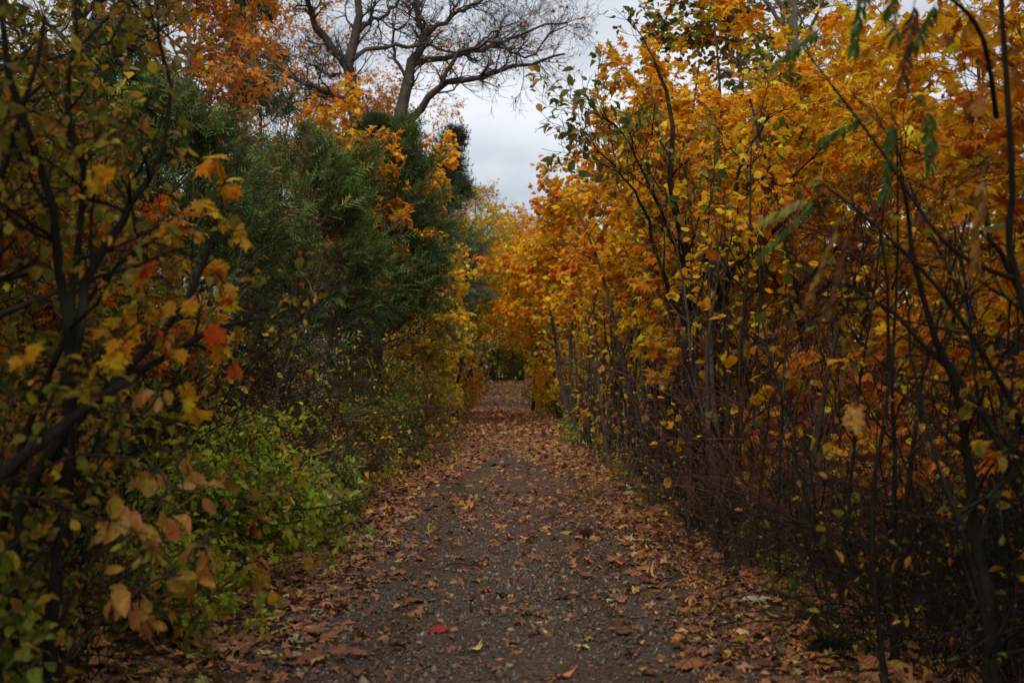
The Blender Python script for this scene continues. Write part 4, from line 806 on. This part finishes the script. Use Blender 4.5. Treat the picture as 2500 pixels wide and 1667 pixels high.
# trees added round the viewpoint, mostly unseen, to darken the near track and corners
HIGH_SHADE = maple('tall unseen shade tree added left of the viewpoint, dense olive crown', (-4.8, 1.0), 11, 3.6, 401, DUSK, 1, .16, .14, .32, 6, (24, 7, 4), 0, tm=OVAL_LO, name='tall_tree', dens=2.4)
LOW_SHADE = maple('low crowned shade tree added just outside the right edge of the view', (4.7, 2.6), 8, 2.6, 421, DUSK, 2, .1, .18, .06, 7, (34, 7, 4), 0, tm=BIT, name='tall_tree')
for src, x, y, sc, lb in [(HIGH_SHADE, 4.9, .6, 1, 'tall unseen shade tree added right of the viewpoint'), (HIGH_SHADE, -3.6, -4.5, 1.1, 'tall unseen shade tree added behind the viewpoint on the left'), (HIGH_SHADE, 3.4, -5, 1.1, 'tall unseen shade tree added behind the viewpoint on the right'), (HIGH_SHADE, -6.6, 7.5, .95, 'tall shade tree added outside the left edge of the view'), (HIGH_SHADE, 7.2, 6.4, .95, 'tall shade tree added outside the right edge of the view'), (HIGH_SHADE, -5.0, 4.2, 1.0, 'tall tree added to shade the upper left corner of the view'), (HIGH_SHADE, 5.0, 4.6, 1.0, 'tall tree added to shade the upper right corner of the view'), (HIGH_SHADE, .3, -8.5, 1.15, 'tall unseen shade tree added straight behind the viewpoint'), (LOW_SHADE, -4.9, 3.6, .75, 'small low crowned shade tree added beyond the left edge of the view'), (LOW_SHADE, -5.4, 1.6, 1, 'low crowned shade tree added just outside the left edge of the view')]:
    o = copy_tree(src); o.location = (x, y, float(gz(x, y))); o.rotation_euler = (0, 0, x * 3 + y); o.scale = (sc, sc, sc); o['label'] = lb

# ------------------------------------------------------------------ fallen leaves and gravel
def scatter(rng, n, x0, x1, y0, y1): return rng.uniform(x0, x1, n), rng.uniform(y0, y1, n)
def lit(rng, x, y, tilt=.3, lift=.016):
    n = len(x); p = np.column_stack([x, y, gz(x, y) + lift + rng.uniform(0, .025, n)]); a = rng.uniform(0, 6.28, n)
    ax = np.column_stack([np.cos(a), np.sin(a), rng.normal(0, tilt * .6, n)]); nn = np.column_stack([rng.normal(0, tilt, n), rng.normal(0, tilt, n), np.ones(n)])
    return p, ax, nn
GRID = RNG(500).random((64, 64))
def patch(x, y, s=1.9):
    u, v = (x * s + 20) % 63, (y * s) % 63; i, j = u.astype(int), v.astype(int); a, b = u - i, v - j
    return (GRID[i, j] * (1 - a) + GRID[i + 1, j] * a) * (1 - b) + (GRID[i, j + 1] * (1 - a) + GRID[i + 1, j + 1] * a) * b
rng = RNG(501); X, Y = [], []
n = 15000; x, y = scatter(rng, n, -3.6, 3.6, 5.2, 17); e = np.abs(x + .05)
dens = np.where(e < 1.0, .09 + .22 * np.clip((y - 13) / 5, 0, 1), np.clip(.14 + (e - 1.0) / .45, 0, 1.2)); dens = dens * (.25 + 1.5 * patch(x, y))
k = rng.random(n) < dens; X.append(x[k]); Y.append(y[k])
n = 12000; x, y = scatter(rng, n, -3.4, 3.4, 17, 36); e = np.abs(x); k = rng.random(n) < np.clip(.16 + (y - 19) / 8 + 1.1 * (e - .9), .12, 1) * (.5 + patch(x, y)); X.append(x[k]); Y.append(y[k])
x, y = np.concatenate(X), np.concatenate(Y)
p, ax, nn = lit(rng, x, y, .2); size = .088 * np.exp(rng.normal(0, .38, len(x))); size = np.clip(size, .04, .18)
okv, d = proj(p); vis = okv & (np.abs(x) < 1.75); sc = np.where(vis, size / d, 0); own = np.zeros(len(x), bool); own[np.argsort(-sc)[:298]] = True
tint = pick(LITTER, len(x), rng)
near = (~own) & (y < 17); far = (~own) & (y >= 17)
fx, fy = scatter(rng, 9000, -3.2, 3.2, 36, 118); fp, fa, fn = lit(rng, fx, fy, .3)
wx, wy = scatter(rng, 15000, -14, 14, 4, 45); kk = np.abs(wx) > 2.8; wp, wa, wn = lit(rng, wx[kk], wy[kk], .35)
LF = [((.40, .17, .06), 3), ((.48, .23, .08), 3), ((.33, .12, .045), 2), ((.52, .30, .08), 1)]
LW = [((.40, .20, .05), 2), ((.30, .12, .04), 2), ((.50, .30, .05), 1.5), ((.18, .08, .03), 2)]
emit(None, 'fallen_leaves', [leaf_parts(MAPLE_MID, p[near], ax[near], nn[near], size[near], tint[near], rng, 1.4), leaf_parts(MAPLE_LO, p[far], ax[far], nn[far], size[far], tint[far], rng, 1.2),
    leaf_parts(BIT, fp, fa, fn, .18 * rng.uniform(.7, 1.3, len(fp)), pick(LF, len(fp), rng), rng), leaf_parts(BIT, wp, wa, wn, .15 * rng.uniform(.7, 1.3, len(wp)), pick(LW, len(wp), rng), rng)], M_LITTER, 'stuff')
SPEC = [('tan', TAN, 'tan dry fallen maple leaf lying on the gravel track', 'tan fallen leaves on the gravel track'), ('brown', BROWNL, 'rust brown fallen leaf curled on the gravel track', 'rust brown fallen leaves on the gravel track'),
        ('yellow', [((.50, .33, .07), 1), ((.45, .36, .12), 1), ((.33, .33, .13), .6)], 'pale yellow fallen leaf on the gravel track', 'pale yellow fallen leaves on the gravel track'), ('orange', [((.55, .22, .05), 1), ((.50, .16, .04), 1)], 'orange fallen leaf on the gravel track', 'orange fallen leaves on the gravel track')]
bank = {}
for nm, pal, lb, gr in SPEC:
    ms = []
    for q in range(8):
        tm = (MAPLE_HI, MAPLE_HI, OVAL_HI, MAPLE_HI)[q % 4]; v = tm[0].copy(); v[:, 2] *= rng.uniform(-1.6, 3.2); v[:, 0] *= rng.uniform(.5, 1.1); v[:, 2] += rng.normal(0, .05, len(v)); v[:, 2] += rng.uniform(-.5, .5) * v[:, 0] * np.abs(v[:, 0]) * 2
        ms.append(build_mesh('fallen_leaf', [(v, tm[1], np.repeat(pick(pal, 1, rng), len(v), axis=0) * rng.uniform(.8, 1.1, (len(v), 1)))], M_LITTER))
    bank[nm] = ms
Xf, Yf, Zf = frames(ax, nn)
def put_leaf(me, pos, s, x, y, z, lb, gr=None):
    o = link('fallen_leaf', me); tag(o, lb, 'leaf', gr); x, y, z = x * s, y * s, z * s
    o.matrix_basis = Matrix(((x[0], y[0], z[0], pos[0]), (x[1], y[1], z[1], pos[1]), (x[2], y[2], z[2], pos[2]), (0, 0, 0, 1)))
for i in np.nonzero(own)[0]:
    q = rng.choice(4, p=[.42, .40, .09, .09]); nm, _, lb, gr = SPEC[q]
    put_leaf(bank[nm][rng.integers(8)], p[i], size[i], Xf[i], Yf[i], Zf[i], lb, gr)
def one_leaf(c, pos, s, lb, tm=MAPLE_HI, ang=.4):
    v = tm[0].copy(); v[:, 2] *= 1.5; me = build_mesh('fallen_leaf', [(v, tm[1], np.array([c]))], M_LITTER)
    put_leaf(me, (pos[0], pos[1], float(gz(*pos)) + .035), s, np.array((math.cos(ang), math.sin(ang), .1)), np.array((-math.sin(ang), math.cos(ang), .12)), np.array((-.1, -.12, 1)), lb)
one_leaf((.36, .018, .016), (-.40, 7.45), .14, 'bright red maple leaf lying alone on the near gravel', ang=1.2)
one_leaf((.26, .02, .025), (-.02, 13.2), .16, 'dark red fallen leaf in the middle of the track', ang=2.0)
one_leaf((.55, .48, .36), (1.83, 8.6), .22, 'large whitish dead leaf on the right edge of the track', ang=-.5)
one_leaf((.30, .09, .035), (1.05, 6.5), .21, 'big dark brown maple leaf near the bottom of the view', ang=.2)

rng = RNG(601); n = 42000; x, y = scatter(rng, n, -1.75, 1.75, 5.2, 17); k = rng.random(n) < np.clip(1.2 - (y - 5) / 11, .1, 1) * (.6 + .4 * np.sin(x * 3.1 + .6) * np.sin(y * .8 + x)) * np.where(np.abs(np.abs(x) - .8) < .2, .45, 1); x, y = x[k], y[k]; n = len(x)
OCT = (np.array([[1, 0, 0], [0, 1, 0], [-1, 0, 0], [0, -1, 0], [0, 0, .7], [0, 0, -.7]]), np.array([[0, 1, 4], [1, 2, 4], [2, 3, 4], [3, 0, 4], [1, 0, 5], [2, 1, 5], [3, 2, 5], [0, 3, 5]]))
pp = np.column_stack([x, y, gz(x, y) + .014]); a = rng.uniform(0, 6.28, n)
v, f, t = leaf_parts(OCT, pp, np.column_stack([np.cos(a), np.sin(a), rng.normal(0, .2, n)]), np.column_stack([rng.normal(0, .3, n), rng.normal(0, .3, n), np.ones(n)]), .0095 * np.exp(rng.normal(0, .5, n)), pick([((.15, .108, .08), 3), ((.21, .16, .12), 2), ((.10, .064, .044), 3), ((.30, .25, .21), .5)], n, rng), rng)
fx, fy = scatter(rng, 16000, -2.3, 2.3, 5.2, 22); k = rng.random(16000) < .35 + .4 * np.clip((np.abs(fx) - .6), 0, 1.2); fp, fa, fn = lit(rng, fx[k], fy[k], .3, .012)
emit(None, 'leaf_litter', [leaf_parts(BIT, fp, fa, fn, .032 * np.exp(rng.normal(0, .4, len(fp))), pick(LITTER + BROWNL, len(fp), rng), rng)], M_LITTER, 'stuff')
emit(None, 'gravel', [(v, f, t)], M_STONE, 'stuff')
for i, (x, y, ln, lb) in enumerate([(-1.1, 8.4, .30, 'short dark twig fallen on the left of the track'), (-.25, 8.1, .22, 'thin twig lying near the red leaf'), (-.55, 10.2, .4, 'long thin twig lying across the track'), (1.35, 7.6, .3, 'dark curved twig among leaves at the right')]):
    r2 = RNG(620 + i); a = r2.uniform(0, 3.1)
    P = grow([[x, y, float(gz(x, y)) + .025]], [[math.cos(a), math.sin(a) * .4, 0.02]], ln, 6, .12, 0, r2); o = emp('fallen_twig', (x, y, float(gz(x, y))), lb, 'twig'); emit(o, 'stick', [tubes(P, taper(.007, 6, 1, .4), 5, DARK)], M_BARK)
    S, D, r, _, _ = kids(P, taper(.007, 6, 1, .4), 2, .3, .8, .5, .9, r2); D[:, 2] = .05; emit(o, 'side_shoot', [tubes(grow(S, D, ln * .35, 4, .1, 0, r2), taper(.004, 4, 2, .4), 4, DARK)], M_BARK)
